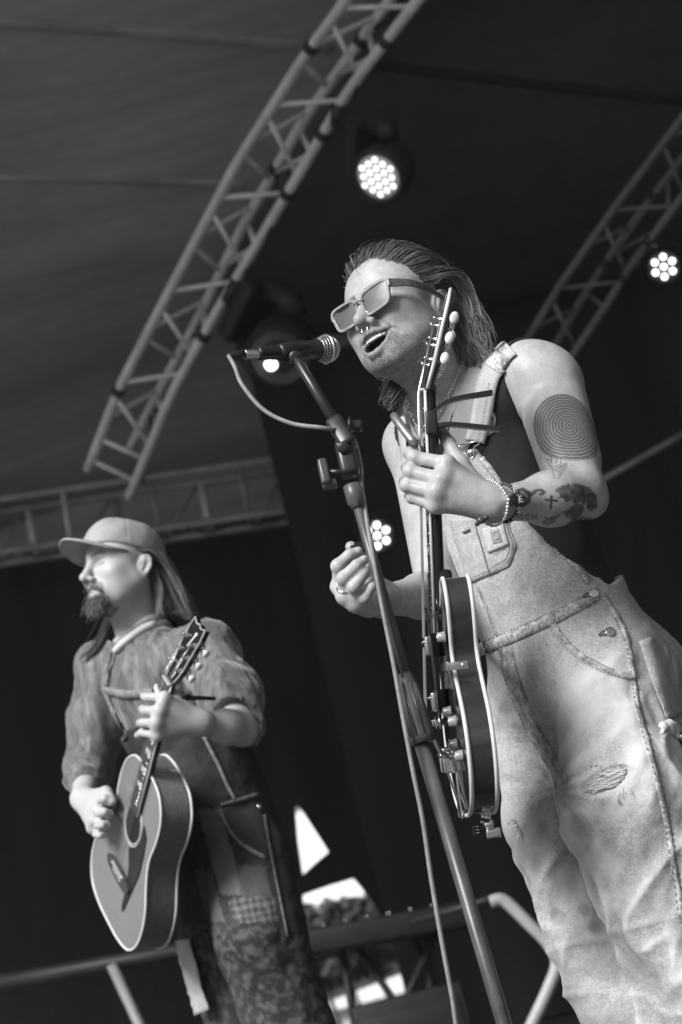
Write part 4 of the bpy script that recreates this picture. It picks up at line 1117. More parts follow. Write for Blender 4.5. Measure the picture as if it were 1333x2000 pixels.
# hems and seams of the overalls
strip('bib_hem', [(943, 893), (975, 935), (1010, 983), (1050, 1028), (1095, 1076), (1128, 1108), (1152, 1138)], 13, bv_ov, M_denim_seam, singer_ov, .0022, wav=.0012)
strip('waistband', [(930, 1272), (990, 1248), (1040, 1226), (1090, 1203), (1135, 1180), (1172, 1158)], 25, bv_ov, M_denim_seam, singer_ov, .0022, n=10, wav=.0016)
strip('fly', [(990, 1262), (998, 1310), (1014, 1360), (1036, 1410), (1064, 1460), (1090, 1508), (1098, 1530)], 27, bv_ov, M_denim_dark, singer_ov, .0022, n=10, wav=.003)
strip('pocket_edge', [(1074, 1212), (1105, 1252), (1140, 1284), (1190, 1310), (1238, 1324)], 12, bv_ov, M_denim_seam, singer_ov, .0022, wav=.0012)
strip('outseam', [(1176, 1160), (1203, 1200), (1224, 1250), (1236, 1310), (1244, 1370), (1262, 1440), (1284, 1520), (1304, 1610), (1318, 1700), (1334, 1800)], 11, bv_ov, M_denim_seam, singer_ov, .0022, n=10, wav=.0014)
strip('bib_seam', [(934, 1145), (948, 1178), (962, 1216), (976, 1252)], 5, bv_ov, M_denim_dark, singer_ov, .0015)
for k, dx in enumerate((-5, 4)):
    stitch('stitching', [(943+dx, 897-dx), (975+dx, 938-dx), (1010+dx, 986-dx), (1050+dx, 1031-dx), (1095+dx, 1079-dx), (1128+dx, 1111-dx), (1150+dx, 1140-dx)], bv_ov, M_thread, singer_ov, .00055, .0040, 1, 14)
for dy in (-13, 12): stitch('stitching', [(930, 1272+dy), (990, 1248+dy), (1040, 1226+dy), (1090, 1203+dy), (1135, 1180+dy), (1172, 1158+dy)], bv_ov, M_thread, singer_ov, .00055, .0038, 1, 16)
for dx in (-14, 14): stitch('stitching', [(988+dx, 1266), (998+dx, 1310), (1014+dx, 1360), (1036+dx, 1410), (1064+dx, 1460), (1090+dx, 1508)], bv_ov, M_thread, singer_ov, .00055, .0034, 1, 12)
for dx in (-6, 6): stitch('stitching', [(1203+dx, 1200), (1224+dx, 1250), (1236+dx, 1310), (1244+dx, 1370), (1262+dx, 1440), (1284+dx, 1520), (1304+dx, 1610), (1318+dx, 1700), (1334+dx, 1800)], bv_ov, M_thread, singer_ov, .00055, .0036, 1, 14)
stitch('stitching', [(1070, 1222), (1100, 1260), (1136, 1292), (1186, 1318), (1234, 1332)], bv_ov, M_thread, singer_ov, .00055, .0036, 1, 14)
# breast pocket with its sewn label
pk = grid_obj('bib_pocket', surf_grid([(880, 1014), (888, 1050), (902, 1090), (914, 1142)], [(992, 1010), (1000, 1040), (1009, 1066), (996, 1106)], bv_ov, 8, 10, .0030), M_denim, singer_ov, .0014, wav=.0015)
for d in (-3, -9): stitch('stitching', [(990+d, 1014), (999+d, 1042), (1006+d, 1068), (1001+d, 1090), (985+d*.7, 1108+d), (950, 1126+d), (918, 1140+d)], bv_ov, M_thread, pk, .0008, .0052, 1, 14)
stitch('stitching', [(932, 1026), (942, 1060), (952, 1094), (960, 1122)], bv_ov, M_thread, pk, .0008, .0052, 0, 8)
stitch('buttonhole', [(908, 1040), (915, 1037), (921, 1034)], bv_ov, M_thread, pk, .0022, .0050)
M_label = mat('label_cloth', .56, .85, noise=[(120, .12), (900, .2)], bump=(900, .4, .001))
M_label_dk = mat('label_print', .13, .85, noise=(300, .2)); M_label_mid = mat('label_weave', .32, .85, noise=(700, .25))
lb = grid_obj('label', surf_grid([(946, 1034), (950, 1056), (957, 1080)], [(984, 1018), (990, 1042), (997, 1064)], bv_ov, 5, 5, .0062), M_label, pk, .0010)
def on_surf(px, py, bvh, off): 
    h, nn = hit(bvh, px, py); return (h+nn*off, nn) if h is not None else (None, None)
bv_lb = bvh_of([lb])
strip('label_emblem', [(966, 1034), (970, 1048), (973, 1061)], 19, bv_lb, M_label_mid, lb, .0005, .0004, 6, 4)
cc = [(970+6.2*math.cos(a)*1.0+1.4*math.sin(a), 1045+7.4*math.sin(a)-1.6*math.cos(a)) for a in np.linspace(-.9, -5.6, 12)]
stitch('label_emblem', cc, bv_lb, M_label, lb, .0011, .0016, 0, 3)
def text_on(txt, px, py, dirpx, h_px, bvh, m, parent, name='lettering', off=.0008, thick=.0004):
    """small raised lettering on a surface, reading along dirpx"""
    c = bpy.data.curves.new(name, 'FONT'); c.body = txt; c.size = 1.0; c.align_x = 'CENTER'; c.align_y = 'CENTER'; c.resolution_u = 2
    o = bpy.data.objects.new(name, c); COL.objects.link(o); dg = bpy.context.evaluated_depsgraph_get()
    me = bpy.data.meshes.new_from_object(o.evaluated_get(dg)); bpy.data.objects.remove(o)
    p0, n0 = hit(bvh, px, py); p1, n1_ = hit(bvh, px+dirpx[0], py+dirpx[1])
    ex = nrm(p1-p0); ez = n0; ey = nrm(np.cross(ez, ex)); ex = np.cross(ey, ez); s = h_px*np.linalg.norm(p0-CC)/CAM_F
    vs_ = [p0+ex*(q.co[0]*s)+ey*(q.co[1]*s)+ez*off for q in me.vertices]; fs_ = [tuple(p.vertices) for p in me.polygons]
    bpy.data.meshes.remove(me)
    return mesh_obj(name, [tuple(q) for q in vs_], fs_, m, parent, False)
text_on('carhartt', 977, 1070, (10, -5), 11, bv_lb, M_label_dk, lb)
# buttons down the side opening
for px_, py_ in ((1160, 1160), (1191, 1235)):
    h_, nn_ = hit(bv_ov, px_, py_)
    b_ = MB().lathe(h_+nn_*.001, h_+nn_, [(0, .008), (.002, .0095), (.0040, .0088), (.0032, .006), (.0038, .003), (.0036, .0)], 18).build('button', M_steel, singer_ov)
    stitch('buttonhole', [(px_-22, py_+7), (px_-14, py_-1), (px_-8, py_)], bv_ov, M_thread, singer_ov, .0011, .003)
    stitch('buttonhole', [(px_-22, py_+7), (px_-12, py_+6), (px_-6, py_+4)], bv_ov, M_thread, singer_ov, .0011, .003)
# torn knee: loose weft threads across the hole
g = MB()
for i in range(26):
    yy = -21+i*1.7+rng.uniform(-1, 1); hw = 41*math.sqrt(max(.05, 1-(yy/24)**2))
    pts = []
    for t in np.linspace(-1, 1, 9):
        px_ = 1184+hw*t-yy*.35; py_ = 1524+yy-(hw*t)*.30+2.2*math.sin(t*5+i)+rng.uniform(-.6, .6)
        h_, nn_ = hit(bv_ov, px_, py_)
        if h_ is not None: pts.append(h_+nn_*(.003+.006*(1-t*t)*rng.uniform(.6, 1.1)))
    if len(pts) > 3: g.tube(pts, .00075+.0005*rng.random(), 4)
g.build('frayed_threads', M_pale, singer_ov)['kind'] = 'stuff'
g = MB()
def fray(x0, y0, x1, y1, n, ln, dirx, diry):
    for i in range(n):
        t = rng.random(); px_ = x0+(x1-x0)*t; py_ = y0+(y1-y0)*t; h_, nn_ = hit(bv_ov, px_, py_)
        if h_ is None: continue
        d = CR*(dirx+rng.uniform(-.6, .6))-CU*(diry+rng.uniform(-.6, .6))+nn_*.5; L_ = ln*rng.uniform(.5, 1.2)
        g.tube([h_, h_+d*L_*.5, h_+d*L_+V(0, 0, -1)*L_*.3], .0006, 4)
fray(1145, 1500, 1225, 1490, 14, .010, 0, -.3); fray(1140, 1545, 1180, 1560, 12, .012, -.3, .7); fray(1205, 1550, 1228, 1530, 12, .016, .4, .9)
fray(1006, 1600, 1022, 1628, 26, .012, -1, .1)
g.build('frayed_threads', M_pale, singer_ov)['kind'] = 'stuff'
# hip tool loop and rear pocket
strip('rear_pocket', [(1262, 1248), (1290, 1330), (1316, 1400)], 30, bv_ov, M_denim, singer_ov, .003, wav=.002)
strip('tool_loop', [(1284, 1432), (1306, 1422), (1330, 1428)], 26, bv_ov, M_pale, singer_ov, .012, .003, 8, 4, .006, .004)

# straps over the shoulders
DMIN[0] = 3.80
strap_c = [(998, 680), (984, 693), (968, 718), (954, 750), (946, 790), (938, 830), (929, 862)]
Lb, Rb = off_px(strap_c, 19, 19)
G = surf_grid(Lb, Rb, bv_tt, 6, 4, .0065)
G = np.concatenate([np.array([G[0]+V(.02, .10, -.07), G[0]+V(.012, .055, -.015)]), G])
st_o = grid_obj('shoulder_strap', G, M_web, singer_ov, .0012)
stitch('stitching', [(955+3, 750), (946+3, 790), (938+3, 830), (932, 858)], bv_tt, M_thread, st_o, .0006, .009, 1, 12)
strip('strap_end', [(966, 722), (975, 706), (984, 693)], 36, bv_tt, M_denim_seam, st_o, .0085, .0012, 6, 4)
L2 = [(779, 822), (783, 850), (788, 890), (792, 930)]; R2 = [(797, 812), (797, 850), (800, 890), (806, 930)]
G = surf_grid(L2, R2, bv_tt, 6, 3, .006); G = np.concatenate([np.array([G[0]+V(.04, .10, -.06), G[0]+V(.02, .05, .0)]), G])
grid_obj('shoulder_strap', G, M_web, singer_ov, .0012)
DMIN[0] = 0.
# wire buckle and bib stud
h0, n0 = hit(bv_top, 921, 876)
ex = nrm(CR*1+CU*.25); ex = nrm(ex-n0*(ex@n0)); ey = np.cross(n0, ex); B0 = h0+n0*.010
g = MB().tube([B0+ex*x_+ey*y_ for x_, y_ in ((-.018, .012), (.020, .012), (.022, .006), (.010, .002), (.006, -.014), (0, -.019), (-.006, -.014), (-.010, .002), (-.020, .006), (-.018, .012))], .0016, 6)
g.build('buckle', M_steel, st_o)
MB().lathe(B0-n0*.004-ey*.008, B0+n0-ey*.008, [(0, .006), (.004, .0075), (.006, .006), (.0065, 0)], 14).build('stud', M_steel, st_o)
# print on the side of the tank top
M_print = mat('shirt_print', .42, .85, noise=(120, .5))
for pts, wd in (([(958, 800), (966, 818), (962, 842)], 6), ([(955, 830), (967, 822)], 9), ([(950, 848), (968, 838)], 10)):
    strip('shirt_print', pts, wd, bv_tt, M_print, tank_o, .0015, .0004, 5, 2)

# ------------------------------------------------------------------ guitars
def outline(kind, n=14):
    """closed outline (x to the treble side, y from the tail up), right half then left half"""
    if kind == 'thinline':
        R = [(0, 0), (.075, .004), (.142, .026), (.186, .072), (.203, .130), (.190, .190), (.152, .240), (.122, .280), (.116, .315), (.132, .355), (.142, .395), (.134, .432), (.112, .452), (.080, .446), (.056, .425), (.034, .410), (.024, .405)]
    else:
        R = [(0, 0), (.080, .003), (.150, .022), (.190, .066), (.201, .122), (.190, .180), (.162, .232), (.142, .278), (.138, .318), (.146, .360), (.148, .405), (.136, .450), (.098, .488), (.045, .502), (0, .504)]
    c = [p[:2] for p in catmull([V(a, b, 0) for a, b in R], 5)]
    if kind == 'thinline': left = [(-x, y) for x, y in c[::-1]]
    else: left = [(-x, y) for x, y in c[::-1]]
    return [tuple(p) for p in c]+[p for p in left[:-1] if True]
class GF:
    def __init__(s, o, y, z, sc=1.): s.o = np.asarray(o, float); s.R = frame(y=y, z=z); s.s = sc
    def __call__(s, x, y, z): return s.o+s.R@(V(x, y, z)*s.s)
def body_shell(F, out, z0, z1, arch_t, arch_b, m_top, m_back, m_side, m_bind, parent, bind_r):
    cx, cy = 0., .2; n = len(out); rings = [1., .985, .95, .88, .78, .64, .46, .25, .08]
    def plate(z, a, name, m):
        v = []; f = []
        for r in rings:
            for x, y in out: v.append(F(cx+(x-cx)*r, cy+(y-cy)*r, z+a*(1-r**2.2)*(1 if r < .97 else .3)))
        for i in range(len(rings)-1):
            for k in range(n): f.append((i*n+k, i*n+(k+1) % n, (i+1)*n+(k+1) % n, (i+1)*n+k))
        f.append(tuple((len(rings)-1)*n+k for k in range(n)))
        return mesh_obj(name, [tuple(q) for q in v], f, m, parent)
    top = plate(z1, arch_t, 'top_plate', m_top); plate(z0, -arch_b, 'back_plate', m_back)
    v = []; f = []
    for z in np.linspace(z0, z1, 4):
        for x, y in out: v.append(F(x, y, z))
    for i in range(3):
        for k in range(n): f.append((i*n+k, i*n+(k+1) % n, (i+1)*n+(k+1) % n, (i+1)*n+k))
    mesh_obj('side', [tuple(q) for q in v], f, m_side, parent)
    for z in (z0, z1):
        MB().tube([F(x*1.004, cy+(y-cy)*1.003, z) for x, y in out], bind_r*F.s, 8, closed=True).build('binding', m_bind, parent)
    return top
M_cherry = mat('dark_lacquer', .028, .12, coat=.6, noise=(5, .3), spec=.5)
M_cherry_s = mat('dark_lacquer_side', .030, .10, coat=.8, noise=(7, .4, (1, 1, 6)), spec=.5)
M_bind = mat('cream_binding', .55, .35, noise=(40, .08))
M_rose = mat('rosewood', .045, .45, noise=(60, .4, (1, 8, 1)), bump=(200, .1, .001))
M_neck = mat('neck_lacquer', .014, .16, coat=.4)
M_pearl = mat('pearl', .62, .25, noise=(50, .2))
M_gold = mat('worn_nickel', .70, .22, metal=1., noise=(80, .15))
M_blk = mat('black_plastic', .014, .30)
M_clear = mat('amber_knob', .28, .16, coat=.5, noise=(60, .3))
M_string = mat('steel_string', .70, .28, metal=1.)
M_capo = mat('capo_rubber', .020, .42)
M_capo_m = mat('capo_metal', .30, .35, metal=.7, noise=(60, .2))

GO = W(910, 1590, 3.58); GY = W(877, 770, 3.48)-GO
_v = ray(890, 1200); _z = nrm(-CR-nrm(GY)*(-CR@nrm(GY)))
GF1 = GF(GO, GY, _z*math.cos(math.radians(2.5))-_v*math.sin(math.radians(2.5)), 1.0)
guitar = empty('electric_guitar', GO, 'dark hollow body electric guitar with cream edges held upright by the singer', 'guitar')
out1 = [(x*.94, y*.92) for x, y in outline('thinline')]
# the neck is set back from the body: body frame swings about the joint
GB1 = GF(GO, GY, GF1.R[:, 2]); _q = rotx(math.radians(4.6)); GB1.R = GF1.R@_q; GB1.o = GF1(0, .41, 0)-GB1.R@V(0, .41, 0)
body_shell(GB1, out1, -.010, .034, .012, .008, M_cherry, M_cherry, M_cherry_s, M_bind, guitar, .0040)
F = GF1
NUT = .762; BR = .168
def neck_geo(F, parent, nut, heel, zf, ang, wn, wb, tn, m_neck, m_fb, m_bd, board_end):
    # neck shaft (D profile) from heel to nut
    v = []; f = []; ys = np.linspace(heel, nut+.01, 14); seg = 10
    for y in ys:
        t = (y-board_end)/(nut-board_end); w_ = wb+(wn-wb)*t
        th = tn*(1.12-.12*t)
        for k in range(seg+1):
            a = PI*k/seg; v.append(F(w_/2*math.cos(a), y, zf-.006-th*math.sin(a)**.8))
    for i in range(len(ys)-1):
        for k in range(seg): f.append((i*(seg+1)+k, i*(seg+1)+k+1, (i+1)*(seg+1)+k+1, (i+1)*(seg+1)+k))
        f.append((i*(seg+1)+seg, i*(seg+1), (i+1)*(seg+1), (i+1)*(seg+1)+seg))
    f.append(tuple(range(seg+1))); f.append(tuple((len(ys)-1)*(seg+1)+k for k in range(seg, -1, -1)))
    nk = mesh_obj('neck', [tuple(q) for q in v], f, m_neck, parent)
    g = MB(); o = [(wb/2, board_end), (wn/2, nut), (-wn/2, nut), (-wb/2, board_end)]
    vv = [F(x, y, z) for z in (zf-.006, zf) for x, y in o]
    g.add(vv, [(3, 2, 1, 0), (4, 5, 6, 7), (0, 1, 5, 4), (1, 2, 6, 5), (2, 3, 7, 6), (3, 0, 4, 7)])
    fb = g.build('fretboard', m_fb, parent, False)
    for s in (-1, 1):
        MB().tube([F(s*(wb/2+.0006), board_end, zf-.003), F(s*(wn/2+.0006), nut, zf-.003)], .0030*F.s, 6).build('binding', m_bd, fb)
    return nk, fb
nk, fb = neck_geo(F, guitar, NUT, .36, .048, 0, .043, .054, .020, M_neck, M_rose, M_bind, .300)
scale_l = NUT-BR
for k in range(1, 22):
    y = NUT-scale_l*(1-2**(-k/12)); t = (y-.30)/(NUT-.30); w_ = .054+(.043-.054)*t
    MB().tube([F(-w_/2, y, .0486), F(w_/2, y, .0486)], .0011, 5).build('fret', M_chrome, fb)
for k in (3, 5, 7, 9, 12, 15, 17, 19):
    y = NUT-scale_l*(1-2**(-(k-.5)/12)); MB().box(F(0, y, .0482), F.R, (.026, .010, .0012)).build('inlay', M_pearl, fb, False)
MB().box(F(0, NUT+.002, .050), F.R, (.043, .005, .009), .001).build('nut', M_bind, guitar)
# headstock leans back
ha = math.radians(15); HR_ = F.R@rotx(-ha); HO = F(0, NUT+.004, .044)
hs_out = [(.021, 0), (.026, .022), (.043, .045), (.041, .120), (.046, .158), (.030, .186), (.016, .172), (0, .182), (-.016, .172), (-.030, .186), (-.046, .158), (-.041, .120), (-.043, .045), (-.026, .022), (-.021, 0)]
hs = MB().prism(hs_out, HO, HR_, -.014, .0).build('headstock', M_neck, guitar, False)
HP = lambda x, y, z: HO+HR_@V(x, y, z)
MB().tube([HP(x, y, -.004) for x, y in hs_out], .0040, 6).build('headstock_binding', M_bind, hs)
MB().prism([(.006, .010), (.012, .022), (0, .050), (-.012, .022), (-.006, .010)], HO, HR_, .0, .0022).build('truss_rod_cover', M_blk, hs, False)
MB().prism([(.010, .095), (.004, .110), (.008, .128), (0, .140), (-.008, .128), (-.004, .110), (-.010, .095)], HO, HR_, .0004, .0010).build('headstock_inlay', M_pearl, hs, False)
posts = []
for s in (-1, 1):
    for i in range(3):
        px_, py_ = s*.029, .052+i*.038; posts.append((s, i, HP(px_, py_, .011)))
        p_ = MB().lathe(HP(px_, py_, -.001), HP(px_, py_, .02), [(0, .0062), (.003, .0055), (.004, .0034), (.012, .0030), (.014, .0038), (.0165, .0030)], 12).build('tuner_post', M_gold, guitar)
        MB().box(HP(px_, py_, -.020), HR_, (.018, .026, .012), .003).build('tuner_housing', M_gold, p_)
        MB().tube([HP(px_+s*.006, py_, -.020), HP(s*.062, py_, -.020)], .0024, 6).build('tuner_shaft', M_gold, p_)
        MB().ball(HP(s*.068, py_, -.020), (.0055, .0120, .0085), HR_, 12, 8).build('tuner_button', M_pearl if s > 0 else M_gold, p_)
# strings run nut to bridge and on to the posts
order = [(-1, 0), (-1, 1), (-1, 2), (1, 2), (1, 1), (1, 0)]
for i in range(6):
    u = -.5+i/5; pp = [p for s, k, p in posts if (s, k) == order[i]][0]
    MB().tube([GB1(u*.020, .004, .040), GB1(u*.046, .112, .062), GB1(u*.051, BR, .0845), F(u*.036, NUT+.001, .0550), pp], .0006+.00022*(5-i)/2.5, 5).build('string', M_string, guitar)
# trailing string ends at the posts
for s, k, p in posts:
    MB().tube([p, p+HR_@V(-s*.012, .003, .005), p+HR_@V(-s*.020, -.002, .012)], .0008, 5).build('string_end', M_string, guitar)
# hardware on the arched top
F = GB1
ZT = .046
for y in (.205, .305):
    r_ = MB().box(F(0, y, ZT+.008), F.R, (.090, .042, .016), .003).build('pickup_ring', M_blk, guitar)
    c_ = MB().box(F(0, y, ZT+.020), F.R, (.070, .034, .012), .003).build('pickup_cover', M_chrome, r_)
    for i in range(6): MB().lathe(F(-.025+i*.010, y+.008, ZT+.024), F(-.025+i*.010, y+.008, ZT+.04), [(0, .0026), (.0036, .0024), (.004, .001)], 8).build('pole_screw', M_chrome, c_)
b_ = MB().box(F(0, BR, ZT+.024), F.R, (.092, .012, .013), .002).build('bridge', M_chrome, guitar)
for i in range(6): MB().box(F(-.025+i*.010, BR, ZT+.0315), F.R, (.0065, .010, .005), .001).build('saddle', M_chrome, b_)
for s in (-1, 1):
    MB().lathe(F(s*.040, BR, ZT-.002), F(s*.040, BR, ZT+.1), [(0, .0055), (.016, .0055), (.018, .011), (.021, .011), (.023, .004)], 14).build('bridge_post', M_chrome, b_)
tp = MB().box(F(0, .050, ZT-.004), F.R, (.050, .110, .004), .0015).build('tailpiece_frame', M_chrome, guitar)
MB().tube([F(-.050, .112, ZT+.016), F(.056, .112, ZT+.016)], .0085, 14).build('vibrato_bar', M_chrome, tp)
for s in (-1, 1): MB().box(F(s*.034, .100, ZT+.006), F.R, (.008, .045, .026), .003).build('bar_bracket', M_chrome, tp)
MB().tube([F(.056, .112, ZT+.016), F(.066, .118, ZT+.026), F(.060, .170, ZT+.042), F(.040, .230, ZT+.050)], [.004, .004, .0038, .0045], 8).build('vibrato_arm', M_chrome, tp)
MB().tube([F(.050+.006*math.cos(a), .112+.006*math.sin(a), ZT-.004+.0011*a) for a in np.linspace(0, 8*PI, 50)], .0014, 5).build('spring', M_chrome, tp)
for kx, ky in ((.098, .185), (.108, .128), (.137, .168), (.142, .108), (.105, .315)):
    zk = .034+.016*(1-min(1, math.hypot(kx/.2, (ky-.2)/.22))**2.2)
    k_ = MB().lathe(F(kx, ky, zk), F(kx, ky, zk+.1), [(0, .0105), (.003, .0102), (.005, .0092), (.013, .0086), (.0145, .0075), (.015, .0)], 18).build('knob', M_clear, guitar)
    MB().lathe(F(kx, ky, zk), F(kx, ky, zk+.1), [(0, .0045), (.0156, .0042), (.0162, .0025)], 10).build('knob_cap', M_gold, k_)
MB().prism([(.020, .375), (.052, .372), (.078, .335), (.086, .250), (.070, .190), (.046, .180), (.046, .360)], F(0, 0, 0), F.R, .063, .0655).build('pickguard', M_blk, guitar, False)
MB().box(F(.1340, .262, .052), F.R, (.110, .014, .0022), .0008).build('pickguard_bracket', M_steel, guitar)
br = MB().box(F(.1385, .262, .030), F.R, (.0024, .014, .036), .0008).build('pickguard_bracket', M_steel, guitar)
MB().lathe(F(.1395, .262, .020), F(.2, .262, .020), [(0, .004), (.002, .0038), (.0025, .002)], 10).build('bracket_screw', M_chrome, br)
MB().lathe(F(-.020, .395, .0), F(-.020, .45, .0), [(0, .006), (.006, .004), (.012, .008), (.015, .007)], 12).build('strap_pin', M_chrome, guitar)
MB().lathe(F(.0, .0, .0), F(0, -.1, 0), [(0, .008), (.004, .006), (.012, .0055), (.014, .0095), (.018, .009)], 14).build('strap_pin', M_chrome, guitar)
# strap end wrapped round the lower pin and a jack plug
pl = MB().lathe(F(.05, .004, .0), F(.052, -.1, 0), [(0, .010), (.004, .009), (.006, .006), (.014, .006), (.016, .009), (.030, .009), (.032, .005)], 14).build('jack_plug', M_chrome, guitar)
MB().box(F(.054, -.034, -.006), F.R, (.017, .017, .026), .003).build('plug_housing', M_chrome, pl)
co = [F(.040+.012*math.cos(a)-.0006*a, -.020-.0009*a, .014+.012*math.sin(a)) for a in np.linspace(0, 6*PI, 60)]
MB().tube(co, .0024, 6).build('plug_cable', M_blk, pl)
F = GF1
# heel where the neck meets the body
MB().box(F(0, .40, .030), F.R, (.048, .075, .044), .010).build('heel', M_neck, guitar)
# capo clamped behind the first frets
cp = empty('capo', F(0, .69, .06), 'black spring capo clamped on the electric guitar neck with two long grips', 'capo')
MB().tube([F(.030, .664, .064), F(.026, .670, .072), F(-.020, .716, .096), F(-.030, .726, .100)], [.006, .0085, .0085, .0070], 12).build('padded_bar', M_capo_m, cp)
MB().box(F(.026, .702, .036), F.R, (.010, .044, .022), .004).build('jaw', M_capo, cp)
def grip(a, b, c_, w0, w1, name):
    G_ = catmull([a, b, c_], 6); R0 = F.R; g = MB(); ring = []
    for i, p in enumerate(G_):
        t = i/(len(G_)-1); ww = w0+(w1-w0)*t
        ring.append([p+R0@V(dx*ww, dy*ww*.45, 0) for dx, dy in ((-1, -1), (1, -1), (1, 1), (-1, 1))])
    v = [q for r in ring for q in r]; f = []
    for i in range(len(ring)-1):
        for k in range(4): f.append((i*4+k, i*4+(k+1) % 4, (i+1)*4+(k+1) % 4, (i+1)*4+k))
    f.append((3, 2, 1, 0)); f.append(tuple(len(v)-4+k for k in range(4)))
    g.add(v, f); return g.build(name, M_capo, cp, False)
grip(F(.020, .716, .040), F(.018, .742, .0), F(.010, .756, -.078), .008, .010, 'grip')
grip(F(.020, .695, .036), F(.020, .698, .0), F(.012, .688, -.088), .008, .010, 'grip')
# wide woven strap of the guitar, over the left shoulder
def stripes(name, a, b, scale, ang, rough=.8):
    m = mat(name, a, rough, bump=(900, .3, .001)); t = m.node_tree; bs = t.nodes['Principled BSDF']
    wv = t.nodes.new('ShaderNodeTexWave'); wv.wave_type = 'BANDS'; wv.bands_direction = 'X'; wv.inputs['Scale'].default_value = scale; wv.inputs['Distortion'].default_value = .4
    mp = t.nodes.new('ShaderNodeMapping'); mp.inputs['Rotation'].default_value = (0, 0, ang)
    at = t.nodes.new('ShaderNodeAttribute'); at.attribute_name = 'sw'; at2 = t.nodes.new('ShaderNodeAttribute'); at2.attribute_name = 'sl'
    cb = t.nodes.new('ShaderNodeCombineXYZ'); t.links.new(at.outputs['Fac'], cb.inputs[0]); t.links.new(at2.outputs['Fac'], cb.inputs[1])
    t.links.new(cb.outputs[0], mp.inputs[0]); t.links.new(mp.outputs[0], wv.inputs['Vector'])
    cr_ = t.nodes.new('ShaderNodeValToRGB'); cr_.color_ramp.elements[0].position = .35; cr_.color_ramp.elements[1].position = .6
    cr_.color_ramp.elements[0].color = (a, a, a, 1); cr_.color_ramp.elements[1].color = (b, b, b, 1)
    t.links.new(wv.outputs['Fac'], cr_.inputs[0]); t.links.new(cr_.outputs[0], bs.inputs['Base Color']); return m
M_gstrap = stripes('woven_strap', .10, .48, 110, .75)
Lb = [(952, 680), (921, 712), (900, 760), (890, 800), (879, 845), (868, 890), (858, 930)]; Rb = [(985, 684), (962, 720), (945, 765), (935, 805), (924, 850), (909, 895), (896, 935)]
DMIN[0] = 3.80
G = surf_grid(Lb, Rb, bv_tt, 7, 5, .0045); DMIN[0] = 0.
G = np.concatenate([np.array([G[0]+V(.03, .10, -.07), G[0]+V(.014, .05, -.012)]), G])
gs = grid_obj('guitar_strap', G, M_gstrap, guitar, .0012)
n_, c_ = G.shape[:2]; sl = np.cumsum(np.r_[0, np.linalg.norm(np.diff(G[:, 2], axis=0), axis=1)])
sw = np.tile(np.linspace(0, .045, c_), n_); slv = np.repeat(sl, c_)
for nm, arr in (('sw', sw), ('sl', slv)):
    at = gs.data.attributes.new(nm, 'FLOAT', 'POINT'); at.data.foreach_set('value', np.tile(arr, 2).astype(np.float32))

# ------------------------------------------------------------------ the singer: hair, glasses, jewellery
def hair_mat(name, a, b, rough=.42):
    m = mat(name, a, rough, spec=.55, bump=(40, .1, .002)); t = m.node_tree; bs = t.nodes['Principled BSDF']
    at = t.nodes.new('ShaderNodeAttribute'); at.attribute_name = 'shade'
    mx = t.nodes.new('ShaderNodeMix'); mx.data_type = 'RGBA'; mx.inputs[6].default_value = (a, a, a, 1); mx.inputs[7].default_value = (b, b, b, 1)
    t.links.new(at.outputs['Fac'], mx.inputs[0]); t.links.new(mx.outputs[2], bs.inputs['Base Color'])
    bs.inputs['Anisotropic'].default_value = .5
    return m
def scalp_roots(H, sdf, n, ok, seed):
    r = np.random.RandomState(seed); d = r.normal(size=(n*6, 3)); d /= np.linalg.norm(d, axis=1, keepdims=True)
    o = V(0, .035, -.012); P = np.tile(H(*o), (len(d), 1)); D = d@H.R.T; t = np.zeros(len(d))+.05*H.s
    for _ in range(18): t += np.clip(-sdf(P+D*t[:, None]), -.03, .03)*1.0
    X = P+D*t[:, None]; L = H.inv(X); k = ok(L); return X[k][:n], D[k][:n]
def ok1(L):
    x, y, z = L.T; ax = np.abs(x)
    line = np.interp(z, [-.12, -.06, -.030, -.012, .012, .030, .050, .068, .085, .1], [-.060, -.050, -.030, .022, .020, .030, .054, .073, .083, .088])
    return y > line + .006*np.sin(x*90)+.007*vnoise(L, 160, 3)+.004*vnoise(L, 420, 5)
M_hair1 = hair_mat('brown_hair', .035, .24)
R1, D1 = scalp_roots(HD, S1_head, 6400, ok1, 4)
def goal1(P, i):
    L = HD.inv(P); x, y, z = L.T
    g = np.stack([-x*.10, -.10-(y-.0)*1.6*sstep(-.02, -.10, z)-.0*y, -.135-z*1.05], 1)
    g[:, 1] = np.where(z > -.03, .12*np.clip((.075-y)*4, -1, .4), g[:, 1])
    dn = sstep(-.055, -.095, z); g = g*(1-dn)[:, None]+dn[:, None]*np.stack([np.sign(x)*.12, -1+0*y, -.12+0*z], 1)
    g /= np.maximum(np.linalg.norm(g, axis=1, keepdims=True), 1e-9)
    return g@HD.R.T
d0 = (D1*.4+(V(0, .25, -.9)@HD.R.T)); d0 /= np.linalg.norm(d0, axis=1, keepdims=True)
P1 = strands(R1, d0, S1_head, goal1, 20, .0112, .019, .0066, seed=5)
hair1 = strand_mesh('hair', P1, .00070, M_hair1, singer, 3, 3)
